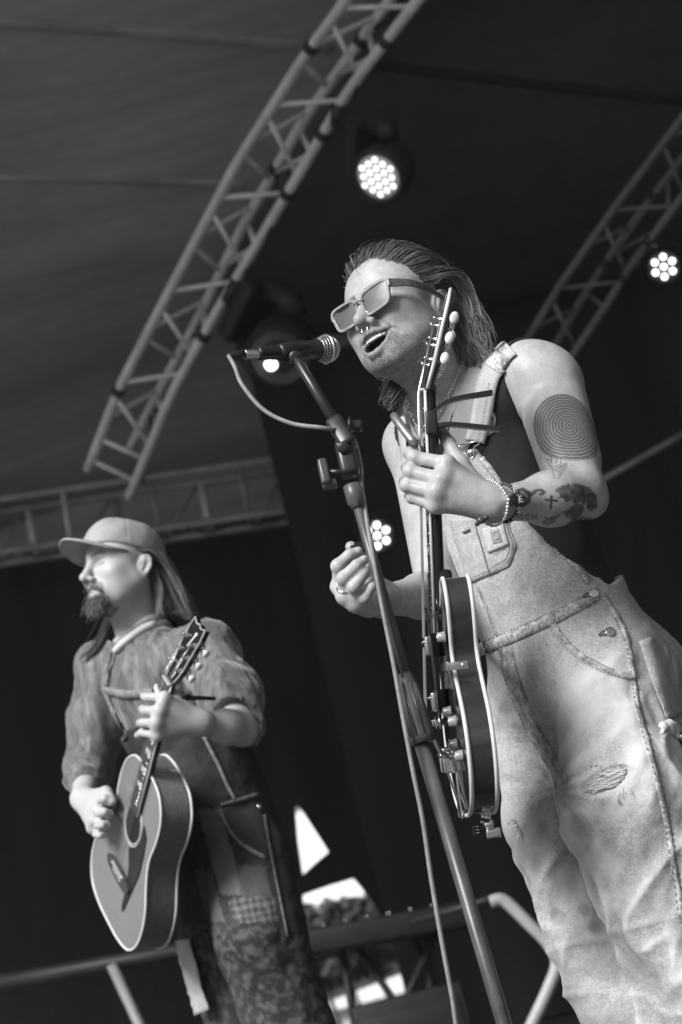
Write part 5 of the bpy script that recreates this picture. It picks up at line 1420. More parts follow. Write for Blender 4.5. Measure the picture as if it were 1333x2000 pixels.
# loose locks curling at the nape
R2, D2 = scalp_roots(HD, S1_head, 800, lambda L: (L[:, 2] < -.045) & (L[:, 1] < .03) & (L[:, 1] > -.06), 9)
P2 = strands(R2, D2, S1_head, lambda P, i: np.tile(V(.12, -.85, -.42)@HD.R.T, (len(P), 1)), 13, .0110, .030, .0110, seed=8)
strand_mesh('hair_lock', P2, .0008, M_hair1, hair1, 4, 4)
R3, D3 = scalp_roots(HD, S1_head, 70, lambda L: (L[:, 1] > .05) | (L[:, 2] < -.05), 12)
P3 = strands(R3, D3*.3+V(0, .1, -.8)@HD.R.T, S1_head, goal1, 22, .0075, .028, .0040, seed=3)
strand_mesh('stray_hair', P3, .00032, M_hair1, hair1, 5, 3)
# hair on the far side of the neck
n_ = 90; rr_ = np.random.RandomState(3); X = np.array([HD(-.062+rr_.normal()*.008, -.055+rr_.normal()*.012, -.045+rr_.normal()*.012) for _ in range(n_)])
P4 = strands(X, np.tile(V(-.3, -1, .1)@HD.R.T, (n_, 1)), S1_head, lambda P, i: np.tile(V(-.05, -.9, .45 if i < 9 else -.6)@HD.R.T, (len(P), 1)), 11, .009, .014, .008, seed=6)
strand_mesh('hair_lock', P4, .0010, M_hair1, hair1, 6, 4)
# darker scalp under the hair
L_ = HD.inv(np.array([q.co for q in body1.data.vertices])); inb = (np.abs(L_) < .16).all(1)
sc_ = np.where(inb & ok1(L_-V(0, .004, 0)), .95, 0); bw = np.maximum(brow1, sc_)
body1.data.attributes['brow'].data.foreach_set('value', bw.astype(np.float32))

# sunglasses
M_frame = mat('glasses_frame', .26, .20, coat=.4, noise=(70, .25, (1, 1, 4)))
M_temple = mat('glasses_temple', .10, .25, coat=.4, noise=(90, .5, (1, 1, 6)))
M_lens = mat('mirror_lens', .48, .035, metal=1., noise=(20, .08))
glasses = bpy.data.objects.new('sunglasses', None); link(glasses, singer)
GP = V(.002, -.006, .109); GT = rotx(math.radians(7))
def gl(x, y, z=0.):
    x, y = x*.94, y*.90
    wrap = -.20*abs(x)**1.0*abs(x)*6.0
    return HD(GP+GT@V(x, y, z+wrap))
def lens_out(s, k, n=36):
    o = []
    for i in range(n):
        a = 2*PI*i/n; c, d = math.cos(a), math.sin(a); e = .46
        x = abs(c)**e*math.copysign(1, c); y = abs(d)**e*math.copysign(1, d)
        wx = (.0275+.0028*y)*1+k; wy = .0215+k
        o.append((s*(.0365+.0015*y)+x*wx, -.004+y*wy+.0022*s*x))
    return o
for s in (-1, 1):
    oo = lens_out(s, .0044); ii = lens_out(s, 0.); n = len(oo)
    v = [gl(*p, z) for z in (.002, -.0025) for o in (oo, ii) for p in o]; f = []
    for k in range(n):
        j = (k+1) % n; f += [(k, j, n+j, n+k), (2*n+j, 2*n+k, 3*n+k, 3*n+j), (k, 2*n+k, 2*n+j, j), (n+j, 3*n+j, 3*n+k, n+k)]
    rim = mesh_obj('rim', [tuple(q) for q in v], f, M_frame, glasses, False)
    v = [gl(s*.0365, -.004, .0012)]; rings = [.35, .7, 1.0]
    for r_ in rings:
        for x, y in lens_out(s, -.0002): v.append(gl(s*.0365+(x-s*.0365)*r_, -.004+(y+.004)*r_, .0012*(1-r_*r_)))
    f = [(0, 1+k, 1+(k+1) % n) for k in range(n)]
    for q in range(2): f += [(1+q*n+k, 1+(q+1)*n+k, 1+(q+1)*n+(k+1) % n, 1+q*n+(k+1) % n) for k in range(n)]
    mesh_obj('lens', [tuple(q) for q in v], f, M_lens, rim)
    a, b, c = gl(s*.0690, .010, -.002), HD(s*.0850, .006, .055), HD(s*.0835, .002, -.020)
    g = MB(); path = catmull([a, b, c], 6); R_ = HD.R
    ring = []
    for i, p in enumerate(path):
        t = i/(len(path)-1); h_ = .0085-.004*t; ring.append([p+R_@V(dx*.0022, dy*h_, 0) for dx, dy in ((-1, -1), (1, -1), (1, 1), (-1, 1))])
    v = [q for r_ in ring for q in r_]; f = []
    for i in range(len(ring)-1):
        for k in range(4): f.append((i*4+k, i*4+(k+1) % 4, (i+1)*4+(k+1) % 4, (i+1)*4+k))
    f += [(3, 2, 1, 0), tuple(len(v)-4+k for k in range(4))]
    g.add(v, f).build('temple', M_temple, glasses, False)
    MB().box(gl(s*.0685, .010, -.003), HD.R, (.008, .015, .010), .002).build('hinge', M_frame, glasses)
MB().tube([gl(-.010, .004), gl(-.005, .008, .002), gl(.005, .008, .002), gl(.010, .004)], .0034, 8).build('bridge', M_frame, glasses)

# jewellery
def torus_pts(c, R_, r, n=24, a0=0, a1=2*PI): return [c+R_@V(r*math.cos(a), r*math.sin(a), 0) for a in np.linspace(a0, a1, n)]
nr = HD(0, -.0535, .1085); MB().tube(torus_pts(nr, HD.R, .0075, 22, PI*.72, PI*2.28), .0009, 6).build('nose_ring', M_chrome, singer)
MB().tube(torus_pts(HD(-.080, -.062, -.018), HD.R@roty(1.1), .016, 24), .0010, 6).build('earring', M_chrome, singer)
eh = HD(.083, -.050, -.016); er = MB().tube(torus_pts(eh, HD.R@roty(1.2), .010, 20), .0016, 6).build('earring', M_chrome, singer)
MB().lathe(eh+V(0, 0, -.014), eh+V(.004, -.004, -.06), [(0, .002), (.004, .006), (.012, .008), (.018, .005), (.02, .001)], 12).build('pendant', M_pearl, er)
# chain round the neck
DMIN[0] = 3.78; ck = []; cpx = catmull([V(915, 690, 0), V(903, 712, 0), V(890, 742, 0), V(878, 772, 0), V(868, 796, 0), V(852, 822, 0), V(836, 838, 0), V(822, 832, 0), V(808, 810, 0), V(800, 788, 0)], 90)
acc = 0; last_ = None
for p_ in cpx:
    h_, nn_ = hit(bv_tt, p_[0], p_[1])
    if h_ is None: continue
    q_ = h_+nn_*.0035
    if last_ is None or np.linalg.norm(q_-last_) > .0055: ck.append(q_); last_ = q_
DMIN[0] = 0.
g = MB()
for i in range(len(ck)-1):
    T_ = nrm(ck[i+1]-ck[i]); up = nrm(ck[i]-NB); R_ = frame(y=T_, z=up if i % 2 else np.cross(T_, up)); g.tube([ck[i]+R_@V(.0028*math.cos(a), .0042*math.sin(a), 0) for a in np.linspace(0, 2*PI, 9)[:-1]], .0008, 4, closed=True)
g.build('neck_chain', M_steel, singer)
# bracelets sit on the left forearm
AX = nrm(EL-WL)
def around(S, c, ax, a, off=.002):
    u = nrm(np.cross(ax, V(0, 0, 1))); w_ = np.cross(ax, u); d = u*math.cos(a)+w_*math.sin(a); t = .075
    for _ in range(14): t -= min(.02, float(S(c+d*t))*.9)
    return c+d*(min(t, .040)+off), d
def ring_on(S, c, ax, n, off, tilt=0.): return [around(S, c+ax*tilt*math.sin(2*PI*i/n), ax, 2*PI*i/n, off) for i in range(n)]
rp = ring_on(S1, WL+AX*.002, AX, 40, .0035, .0); bl = MB()
for i, (p, d) in enumerate(rp): bl.ball(p, .0032 if i % 2 else .0026, np.eye(3), 8, 6)
M_bead = mat('pale_bead', .60, .3); M_bead_dk = mat('dark_bead', .05, .3)
br1 = bl.build('braided_bracelet', M_bead, singer); br1['kind'] = 'stuff'
pl_ = W(940, 1016, 3.44); MB().ball(pl_, (.008, .006, .007), np.eye(3), 10, 7).ball(pl_+V(.010, 0, .002), .005).ball(pl_+V(-.008, 0, -.004), .005).build('bracelet_charm', M_bead_dk, br1)
rp = ring_on(S1, WL+AX*.034, AX, 34, .0025); b2 = MB(); letters = {}
for i, (p, d) in enumerate(rp): b2.ball(p, .0040, np.eye(3), 8, 6)
br2 = b2.build('letter_bead_bracelet', M_bead_dk, singer); br2['kind'] = 'stuff'
M_lt = mat('letter_bead', .72, .3)
ring2 = [p for p, d in rp]
front = sorted([p for p in ring2 if (p-CC)@CF < np.mean([(q-CC)@CF for q in ring2])], key=lambda p: PX(p)[1])
def letter(ch, P, h_, out):
    c = bpy.data.curves.new('letter', 'FONT'); c.body = ch; c.size = 1.; c.align_x = 'CENTER'; c.align_y = 'CENTER'; c.extrude = .05
    o = bpy.data.objects.new('letter', c); COL.objects.link(o); me = bpy.data.meshes.new_from_object(o.evaluated_get(bpy.context.evaluated_depsgraph_get())); bpy.data.objects.remove(o)
    ez = nrm(out); ex = nrm(AX-ez*(AX@ez)); ey = np.cross(ez, ex)
    v = [tuple(P+ex*q.co[0]*h_+ey*q.co[1]*h_+ez*(.0045+q.co[2]*h_*.3)) for q in me.vertices]; f = [tuple(q.vertices) for q in me.polygons]; bpy.data.meshes.remove(me)
    return mesh_obj('letter', v, f, M_lt, br2, False)
n_f = len(front)
for ch, t, h_ in (('E', .30, .0165), ('E', .48, .0165), ('S', .65, .0165), ('C', .80, .009), ('H', .87, .009), ('E', .94, .009)):
    P = front[min(n_f-1, int(t*n_f))]; letter(ch, P, h_, (P-(WL+AX*.034))*.6-CF*.03)
# finger ring and nails
mc, pp_ = W(676, 1164, 3.515), W(673, 1128, 3.488); rc_ = lerp(mc, pp_, .42); R_ = frame(y=np.cross(nrm(pp_-mc), V(1, 0, 0)), z=nrm(pp_-mc))
MB().tube(torus_pts(rc_, R_, .0138, 22)[:-1], .0026, 6, closed=True).build('finger_ring', M_steel, singer)
M_nail = mat('nail_varnish', .50, .25, noise=(500, .5))
for (px_, py_) in ((702, 1075), (713, 1092), (720, 1107)):
    h_, nn_ = hit(bv_body1, px_, py_)
    if h_ is not None: MB().ball(h_, (.0055, .0060, .0016), frame(y=CR*.3+CU, z=nn_), 10, 6).build('fingernail', M_nail, singer)
pick = MB().prism([(.014*math.cos(a)*(1 if abs(a) < 9 else 1), .012*math.sin(a)+.002*math.cos(2*a)) for a in np.linspace(0, 2*PI, 20)[:-1]], W(700, 1067, 3.525), frame(y=CR, z=nrm(CU*.8-CF*.6)), -.0006, .0006).build('guitar_pick', mat('pick_plastic', .016, .3), None, False)
tag(pick, 'small black plectrum pinched in the singer right hand', 'plectrum')

# ------------------------------------------------------------------ microphone, clip, stand, cable
M_mic = mat('mic_enamel', .018, .38, noise=(200, .2), bump=(600, .1, .0005)); M_wire = mat('grille_wire', .72, .28, metal=1.)
M_stand = mat('stand_paint', .022, .32, noise=(30, .5, (1, 1, .2)), bump=(300, .05, .001), rvar=.12)
M_standw = mat('stand_worn_paint', .065, .34, noise=[(14, .35), (120, .3, (1, 1, .1))], rvar=.12)
M_rub = mat('cable_rubber', .20, .55, noise=(60, .2)); M_foam = mat('grille_foam', .03, .9)
mb, ma = W(637, 682, 3.575), W(487, 692, 3.475); MX = nrm(mb-ma)
mic = empty('microphone', ma, 'black handheld microphone with silver ball grille in front of the singer mouth', 'microphone')
MB().ball(mb, .0235, frame(y=V(0, 0, 1), z=MX), 20, 12).build('grille_foam', M_foam, mic)
RM = frame(y=V(0, 0, 1), z=MX); g = MB(); rb = .0262
for k in range(1, 15):
    th = PI*k/15.5; z_ = rb*math.cos(th); r_ = rb*math.sin(th)
    if z_ > -.021: g.tube([mb+RM@V(r_*math.cos(a), r_*math.sin(a), z_) for a in np.linspace(0, 2*PI, 33)[:-1]], .00062, 4, closed=True)
for k in range(30):
    a = 2*PI*k/30; g.tube([mb+RM@V(rb*math.sin(th)*math.cos(a+th*.35), rb*math.sin(th)*math.sin(a+th*.35), rb*math.cos(th)) for th in np.linspace(.06, 2.45, 14)], .00062, 4)
gr_ = g.build('grille', M_wire, mic)
MB().tube([mb+RM@V(.0272*math.cos(a), .0272*math.sin(a), 0) for a in np.linspace(0, 2*PI, 41)[:-1]], .0016, 6, closed=True).build('grille_band', M_wire, gr_)
L_m = np.linalg.norm(mb-ma)
MB().lathe(mb-MX*.019, ma, [(0, .0200), (.003, .0212), (.006, .0196), (.012, .0188), (.030, .0178), (.031, .0184), (.033, .0184), (.034, .0172), (.090, .0138), (.128, .0118), (.131, .0125), (.134, .0112)], 24).build('mic_body', M_mic, mic)
xe = mb-MX*.153
MB().lathe(xe, xe-MX, [(0, .0098), (.004, .0102), (.006, .0096), (.030, .0096), (.031, .0088)], 18).build('connector_shell', M_gold, mic)
MB().lathe(xe-MX*.031, xe-MX, [(0, .0092), (.012, .0086), (.026, .0060), (.030, .0042), (.034, .0040)], 16).build('connector_boot', M_mic, mic)
xend = xe-MX*.064
# stand
stand = empty('microphone_stand', V(0, 0, 0)+W(985, 2000, 3.40)*V(1, 1, 0)+V(0, 0, STAGE_Z), 'worn black microphone stand with short boom and clutch in front of the singer', 'microphone stand')
J = W(577, 697, 3.505); K0 = W(663, 838, 3.43); K1 = W(690, 955, 3.41)
clip = MB(); cr0 = mb-MX*.050; cr1 = mb-MX*.108
clip.lathe(cr0, cr1, [(0, .0165), (.001, .0205), (.050, .0170), (.058, .0145)], 20).build('mic_clip', M_mic, stand)
MB().box(lerp(cr0, cr1, .5)-V(0, 0, .018), frame(y=V(0, 0, 1), z=MX), (.014, .020, .024), .004).build('clip_lug', M_mic, stand)
MB().lathe(J+CR*0-CF*.012, J+CF, [(0, .006), (.001, .011), (.005, .012), (.018, .012), (.022, .009)], 16).build('swivel', M_mic, stand)
MB().tube([J+(K0-J)*.02, lerp(J, K0, .12), lerp(J, K0, .98)], [.0075, .0098, .0098], 14).build('boom_tube', M_stand, stand)
RB = frame(y=nrm(J-K0), z=-CF)
MB().box(lerp(J, K0, 1.06), RB, (.032, .070, .034), .008).build('clutch_block', M_stand, stand)
MB().box(lerp(K0, K1, .50)+CR*.002, frame(y=nrm(K0-K1), z=-CF), (.034, .070, .036), .009).build('clutch_block', M_stand, stand)
MB().lathe(lerp(K0, K1, .32)-CF*.030, lerp(K0, K1, .32)+CF, [(0, .008), (.002, .011), (.03, .012), (.06, .012)], 16).build('pivot_bolt', M_stand, stand)
kn = W(640, 922, 3.41); RKn = frame(y=nrm(K0-K1), z=-CR)
k_ = MB().box(kn-CR*.006, RKn, (.020, .050, .017), .005).build('clutch_knob', M_standw, stand)
MB().tube([kn, kn+CR*.040], .006, 10).build('knob_shaft', M_stand, k_)
MB().box(kn+CR*.004-CU*.022, RKn, (.020, .016, .026), .005).build('knob_lug', M_standw, k_)
k2 = W(693, 832, 3.42); k_ = MB().lathe(k2-CR*.012, k2+CR, [(0, .016), (.004, .017), (.006, .012), (.016, .010), (.020, .011), (.026, .009)], 16).build('clutch_knob', M_stand, stand)
PT, PM, PB = W(688, 950, 3.41), W(800, 1340, 3.405), W(985, 2000, 3.40)
low = PB+(PB-PM)*((STAGE_Z+.03-PB[2])/(PB[2]-PM[2]))
MB().lathe(PT+nrm(PT-PM)*.004, PM, [(0, .013), (.002, .016), (.034, .0165), (.038, .0125), (.045, .0122)], 16).build('collar', M_standw, stand)
MB().tube([PT, lerp(PT, PM, .5), PM], .0092, 14).build('upper_tube', M_standw, stand)
d_ = nrm(low-PM)
MB().lathe(W(789, 1315, 3.405), PB, [(0, .011), (.002, .014), (.020, .0175), (.070, .021), (.110, .0225), (.124, .0225), (.126, .014)], 20).build('height_clutch', M_standw, stand)
g = MB()
cl0 = W(789, 1315, 3.405); Rc = frame(y=d_, z=-CF)
for k in range(10):
    a = 2*PI*k/10; g.tube([cl0+d_*.022+Rc@V(.0172*math.cos(a), 0, .0172*math.sin(a)), cl0+d_*.112+Rc@V(.0222*math.cos(a), 0, .0222*math.sin(a))], .0022, 5)
g.build('clutch_ribs', M_standw, stand)
MB().tube([W(820, 1440, 3.405), PB, low], .0128, 16).build('lower_tube', M_standw, stand)
MB().lathe(low+V(0, 0, .012), low-V(0, 0, 1), [(0, .018), (.004, .050), (.012, .125), (.030, .130), (.040, .130)], 32).build('base', M_stand, stand)
cab = MB().tube(catmull([xend, W(459, 716, 3.44), W(474, 752, 3.43), (W(515, 800, 3.42)), W(570, 827, 3.41), W(632, 836, 3.40), W(684, 848, 3.44), W(704, 905, 3.45), W(708, 960, 3.42), W(728, 1080, 3.39), W(748, 1190, 3.385), W(768, 1290, 3.38), W(784, 1380, 3.375), W(806, 1500, 3.375), W(826, 1600, 3.38), W(842, 1710, 3.385), W(862, 1830, 3.385), W(884, 1950, 3.385), W(905, 2080, 3.39), W(955, 2200, 3.36), W(990, 2290, 3.30)*V(1, 1, 0)+V(0, 0, STAGE_Z+.006), V(.9, 3.3, STAGE_Z+.006)], 9), .0042, 8).build('microphone_cable', M_rub)
tag(cab, 'grey cable looping from the microphone and running down its stand', 'cable')
g = MB()

# ------------------------------------------------------------------ the second guitarist
H2 = Frame(W(240, 1114, 5.30), 48, 11, 0, 1.09)
S2h = head_sdf(H2, .0065, 0., jaw=.9)
LAT2, FRO2 = V(.45, -.893, 0), V(-.893, -.45, 0)
NB2 = W(290, 1272, 5.36)
SL2, SR2 = W(408, 1275, 5.19), W(205, 1310, 5.52)
EL2, WL2 = W(474, 1424, 5.00), W(392, 1412, 4.88)
ER2, WR2 = W(172, 1500, 5.45), W(163, 1560, 5.26)
CH2, BE2, PE2 = W(320, 1385, 5.36), W(392, 1520, 5.40), W(440, 1640, 5.42)
S2 = Sdf()
for q in S2h.p: S2.p.append(q)
S2.rc(H2(0, -.045, -.030), NB2, .055, .060, .035); S2.rc(H2(0, -.078, .02), NB2+FRO2*.035, .03, .035, .05)
S2.rc(NB2, SL2+V(-.02, .02, 0), .05, .05, .05); S2.rc(NB2, SR2+V(.02, .02, 0), .05, .05, .05)
S2.rc(SL2, EL2, .046, .040, .03); S2.rc(EL2, lerp(EL2, WL2, .4), .041, .042, .02); S2.rc(lerp(EL2, WL2, .35), WL2, .041, .028, .02)
S2.rc(SR2, ER2, .046, .040, .03); S2.rc(ER2, WR2, .041, .029, .02)
hand(S2, WL2, Q([(322, 1362, 4.812), (312, 1388, 4.805), (306, 1412, 4.81), (308, 1436, 4.825)]),
     Q([(287, 1362, 4.83), (284, 1388, 4.825), (280, 1412, 4.83), (276, 1432, 4.845)]),
     Q([(282, 1360, 4.86), (279, 1385, 4.86), (274, 1412, 4.862), (270, 1436, 4.87)]),
     Q([(297, 1358, 4.885), (294, 1384, 4.885), (288, 1410, 4.885), (282, 1438, 4.89)]),
     Q([(362, 1385, 4.85), (342, 1362, 4.86), (326, 1352, 4.875), (314, 1352, 4.885)]), .0108, .027)
hand(S2, WR2, Q([(199, 1562, 5.17), (191, 1582, 5.155), (185, 1602, 5.16), (181, 1618, 5.175)]),
     Q([(215, 1566, 5.13), (213, 1590, 5.12), (209, 1612, 5.125), (203, 1630, 5.14)]),
     Q([(205, 1560, 5.11), (205, 1586, 5.105), (201, 1612, 5.11), (196, 1632, 5.13)]),
     Q([(195, 1564, 5.13), (193, 1590, 5.125), (189, 1614, 5.13), (185, 1630, 5.145)]),
     Q([(195, 1552, 5.20), (207, 1548, 5.16), (215, 1558, 5.13), (219, 1566, 5.115)]), .0108, .028)
v2, f2 = S2.mesh(.0040); 
L2_, lip2, brow2, st2, inb2 = face_attrs(H2, v2, 1)
x, y, z = L2_.T; ax = np.abs(x)
lip2 = np.where(inb2 & (z > .06), sstep(1.3, .8, (x/.027)**2+((y+.069)/.011)**2)*.6, 0)
goat = sstep(.036, .026, ax)*sstep(-.082, -.092, y)*(z > .035)+sstep(.012, .007, np.abs(y+.0565+.12*ax))*sstep(.036, .026, ax)*(z > .065)+sstep(.006, .003, np.abs(ax-.031))*sstep(-.05, -.06, y)*(z > .055)
st2 = np.where(inb2, np.clip(goat*.75+.14*sstep(-.045, -.075, y)*sstep(-.03, .01, z), 0, .85), 0)
lash = sstep(.0022, .0008, np.abs(y+.0048))*sstep(.016, .020, ax)*sstep(.048, .043, ax)*(z > .05)*inb2; brow2 = np.maximum(brow2*1.15, lash*.8)
M_skin2 = mat('fair_skin', .43, .46, spec=.4, noise=[(14, .06)], attr=[('stubble', .07), ('lip', .24), ('brow', .10)], sss=.1)
player = empty('person', (PE2[0], PE2[1], STAGE_Z), 'guitarist in a cap with long hair and goatee singing with closed eyes', 'person')
body2 = mesh_obj('body', v2, f2, M_skin2, player, True, {'lip': lip2, 'brow': brow2, 'stubble': st2})
teeth_obj(H2, player, M_teeth, .0065, 0., 6)

# shirt: loose, sleeves pushed up
RT2 = np.stack([LAT2, V(0, 0, 1), FRO2], 1)
sh = Sdf()
sh.ec(CH2+V(0, 0, .060), BE2, .170, .160, FRO2, .72, .05); sh.ec(BE2, PE2, .160, .165, FRO2, .75, .05)
sh.rc(NB2-V(0, 0, .055), SL2+V(0, 0, .0), .066, .072, .06); sh.rc(NB2-V(0, 0, .055), SR2+V(0, 0, .0), .066, .068, .06)
sh.rc(SL2+V(.005, 0, -.01), lerp(SL2, EL2, .55)+V(.010, 0, -.01), .072, .074, .05); sh.rc(lerp(SL2, EL2, .5)+V(.010, 0, -.01), EL2+V(.004, 0, .015), .074, .064, .05)
sh.rc(SR2, lerp(SR2, ER2, .5), .078, .074, .05); sh.rc(lerp(SR2, ER2, .5), ER2, .074, .066, .05); sh.rc(ER2, lerp(ER2, WR2, .42), .062, .048, .03)
sh.el(NB2+FRO2*.026+V(0, 0, .078), (.078, .085, .088), RT2, .008, 's')
sh.rc(EL2+nrm(WL2-EL2)*.045, WL2, .075, .075, .008, 's')
vs2, fs2 = sh.mesh(.0065); ns2 = vnormals(vs2, fs2)
qq = vs2*V(1, 1, .30); ds = .014*fnoise(qq, 13, 4, 3)+.007*np.clip(1-2*np.abs(fnoise(vs2*V(1, 1, .28), 11, 44, 2)), -.2, 1)**3+.004*fnoise(vs2*V(1, 1, .5), 34, 9, 2)
cu = sstep(.09, .02, np.linalg.norm(vs2-(EL2+V(.0, 0, .0)), axis=1)); ds += .008*cu*np.sin((vs2-EL2)@nrm(WL2-EL2+V(.0, 0, -.15))*170+3*vnoise(vs2, 20, 3))
cu = sstep(.07, .02, np.linalg.norm(vs2-lerp(ER2, WR2, .4), axis=1)); ds += .006*cu*np.sin(vs2[:, 2]*190+3*vnoise(vs2, 20, 3))
vs2 = vs2+ns2*ds[:, None]
M_shirt = mat('corded_shirt', .100, .55, noise=[(7, .25), (75, .55, (1, 1, .05))], bump=[(130, .5, .004, (1, 1, .06)), (30, .3, .01)], attr=[('yoke', .07)], sheen=.5)
# plaid yoke on the near shoulder
ck_ = (np.sin(vs2@LAT2*150) > .1).astype(float)*.5+(np.sin(vs2[:, 2]*150) > .1)*.5
yoke = np.where(np.linalg.norm(vs2-(SL2+V(.02, -.02, .03)), axis=1) < .10, ck_*.7, 0)*((vs2-SL2)[:, 2] > -.01)
shirt = mesh_obj('shirt', vs2, fs2, M_shirt, player, True, {'yoke': yoke})
# ribbed collar: two pale rings
M_rib = mat('ribbed_collar', .62, .8, noise=(60, .08), bump=(300, .5, .002))
line = []
for a in np.linspace(0, 2*PI, 37)[:-1]:          # where the neck comes out of the shirt
    d = LAT2*math.sin(a)+FRO2*math.cos(a); found = None
    for dz in np.linspace(.075, -.10, 36):
        base = NB2+FRO2*.012+V(0, 0, dz); t = .12
        for _ in range(10): t -= min(.02, float(S2(base+d*t))*.9)
        q_ = base+d*min(t, .10)
        if float(sh(q_)) < .004: found = q_; break
    line.append(found if found is not None else q_)
line = np.array(line)
for _ in range(3): line = (line+np.roll(line, 1, 0)+np.roll(line, -1, 0))/3
cen_ = line.mean(0)
for up_c, ex_c, rr_ in ((.004, 1.10, .0105), (.026, .99, .0090)):
    MB().tube([cen_+(q_-cen_)*ex_c+V(0, 0, up_c) for q_ in line], rr_, 10, closed=True).build('collar_rib', M_rib, shirt)

# dark patchwork overalls
LH2, LK2, LA2 = W(486, 1690, 5.28), W(512, 1830, 5.20), W(600, 2120, 5.26)
RH2, RK2, RA2 = W(408, 1690, 5.50), W(432, 1830, 5.42), W(520, 2120, 5.46)
o2 = Sdf()
def bib2(P):
    q = P-PE2; l = q@LAT2; u = q[..., 2]; f = q@FRO2
    w_ = np.interp(u, [.05, .10, .2, .27, .335, .5], [.32, .32, .30, .22, .12, .1]); return np.maximum(np.maximum(np.abs(l+.01)-w_, u-.335), np.where(u > .24, -f*.5, -1))
tb2 = Sdf(); tb2.ec(CH2+V(0, 0, .035), BE2, .170, .160, FRO2, .72, .05); tb2.ec(BE2, PE2, .160, .165, FRO2, .75, .05)
b2_ = Sdf(); b2_.fn(lambda P: tb2(P)-.020, (CH2+PE2)/2, .5); b2_.fn(bib2, CH2, 99, 'i', .004)
o2.sub(b2_, 'u', .01)
o2.ec(PE2+V(0, 0, .10), PE2-V(0, 0, .04), .178, .190, FRO2, .78, .03)
o2.rc(LH2, LK2, .118, .112, .04); o2.rc(LK2, LA2, .112, .125, .04); o2.rc(RH2, RK2, .112, .106, .04); o2.rc(RK2, RA2, .106, .12, .04)
o2.fn(lambda P: (STAGE_Z+.02)-P[..., 2], PE2, 99, 'i', .004)
vp, fp = o2.mesh(.008); npn = vnormals(vp, fp); up_ = vp[:, 2]-PE2[2]
vp = vp+npn*(.009*sstep(.1, -.2, up_)*fnoise(vp*V(1, 1, .35), 10, 6, 3)+.003*fnoise(vp, 26, 2, 2))[:, None]
pxp, pyp = pxs(vp); nearp = npn@ray(450, 1750) < .2
pa = np.zeros(len(vp)); pb = np.zeros(len(vp))
def quad(x0, y0, x1, y1, sh_=.25):   # a patch that follows the lean of the leg
    xx = pxp-(pyp-1700)*sh_; return nearp & (xx > x0) & (xx < x1) & (pyp > y0) & (pyp < y1)
pa = np.where(quad(418, 1580, 462, 1748), .75, pa); pa = np.where(quad(462, 1690, 520, 1752), .35, pa); pa = np.where(quad(380, 1700, 414, 1800), .5, pa)
pl = quad(432, 1752, 520, 1802); chk = (np.sin((pxp-pyp*.25)*.42) > 0).astype(float)*.5+(np.sin((pyp+pxp*.18)*.42) > 0)*.5; pb = np.where(pl, chk*.55, pb)
low_ = sstep(1795, 1830, pyp+12*vnoise(vp, 14, 3)); pat = sstep(-.05, .35, fnoise(vp, 62, 8, 2)+.45*np.sin(vp@LAT2*150+5*vnoise(vp, 34, 1))*np.sin(vp[:, 2]*120+5*vnoise(vp, 30, 7)))
pa = np.maximum(pa, low_*.40*pat*nearp)
M_patch = mat('patchwork_denim', .030, .85, noise=[(9, .5), (150, .35)], bump=[(300, .3, .002), (40, .4, .008)], attr=[('pa', .17), ('pb', .24)])
pants2 = mesh_obj('overalls', vp, fp, M_patch, player, True, {'pa': pa, 'pb': pb}); bv_p2 = bvh_of(pants2)
M_trim = mat('faded_trim', .20, .85, noise=(80, .4), bump=(200, .5, .003)); M_dkseam = mat('faint_seam', .11, .9, noise=(100, .4))
strip('bib_edge', [(205, 1348), (250, 1356), (300, 1352)], 16, bvh_of([pants2, shirt]), M_trim, pants2, .006, n=6, wav=.003)
strip('bib_strap', [(204, 1352), (211, 1315), (222, 1275)], 12, bvh_of([pants2, shirt]), M_trim, pants2, .006, n=6, wav=.002)
strip('bib_edge', [(205, 1350), (222, 1390), (246, 1440)], 10, bvh_of([pants2, shirt]), M_trim, pants2, .006, n=6, wav=.002)
strip('bib_edge', [(398, 1438), (425, 1490), (445, 1535), (460, 1562)], 7, bv_p2, M_trim, pants2, .004, n=6)
strip('pocket_edge', [(432, 1588), (448, 1620), (474, 1650), (520, 1676)], 7, bv_p2, M_trim, pants2, .004, n=6)
strip('side_seam', [(516, 1592), (532, 1680), (548, 1760), (562, 1830)], 5, bv_p2, M_dkseam, pants2, .004, n=6)
strip('pocket_welt', [(432, 1572), (470, 1562), (505, 1552)], 8, bv_p2, M_dkseam, pants2, .004, n=6)
M_white = mat('pale_canvas', .46, .9, noise=[(30, .12), (400, .25)], bump=(300, .5, .002))
DMIN[0] = 0.
grid_obj('canvas_patch', np.array([[lerp(W(*a, 5.34), W(*b, 5.30), t) for t in np.linspace(0, 1, 5)] for a, b in zip(catmull([V(341, 1838), V(352, 1884), V(368, 1940), V(380, 1984)], 6), catmull([V(368, 1832), V(381, 1880), V(394, 1930), V(408, 1972)], 6))]), M_white, pants2, .002, True, .004)
MB().lathe(*(lambda h: (h[0]+h[1]*.004, h[0]+h[1]))(hit(bv_p2, 505, 1577)), [(0, .008), (.003, .009), (.005, .007), (.006, 0)], 12).build('button', M_steel, pants2)

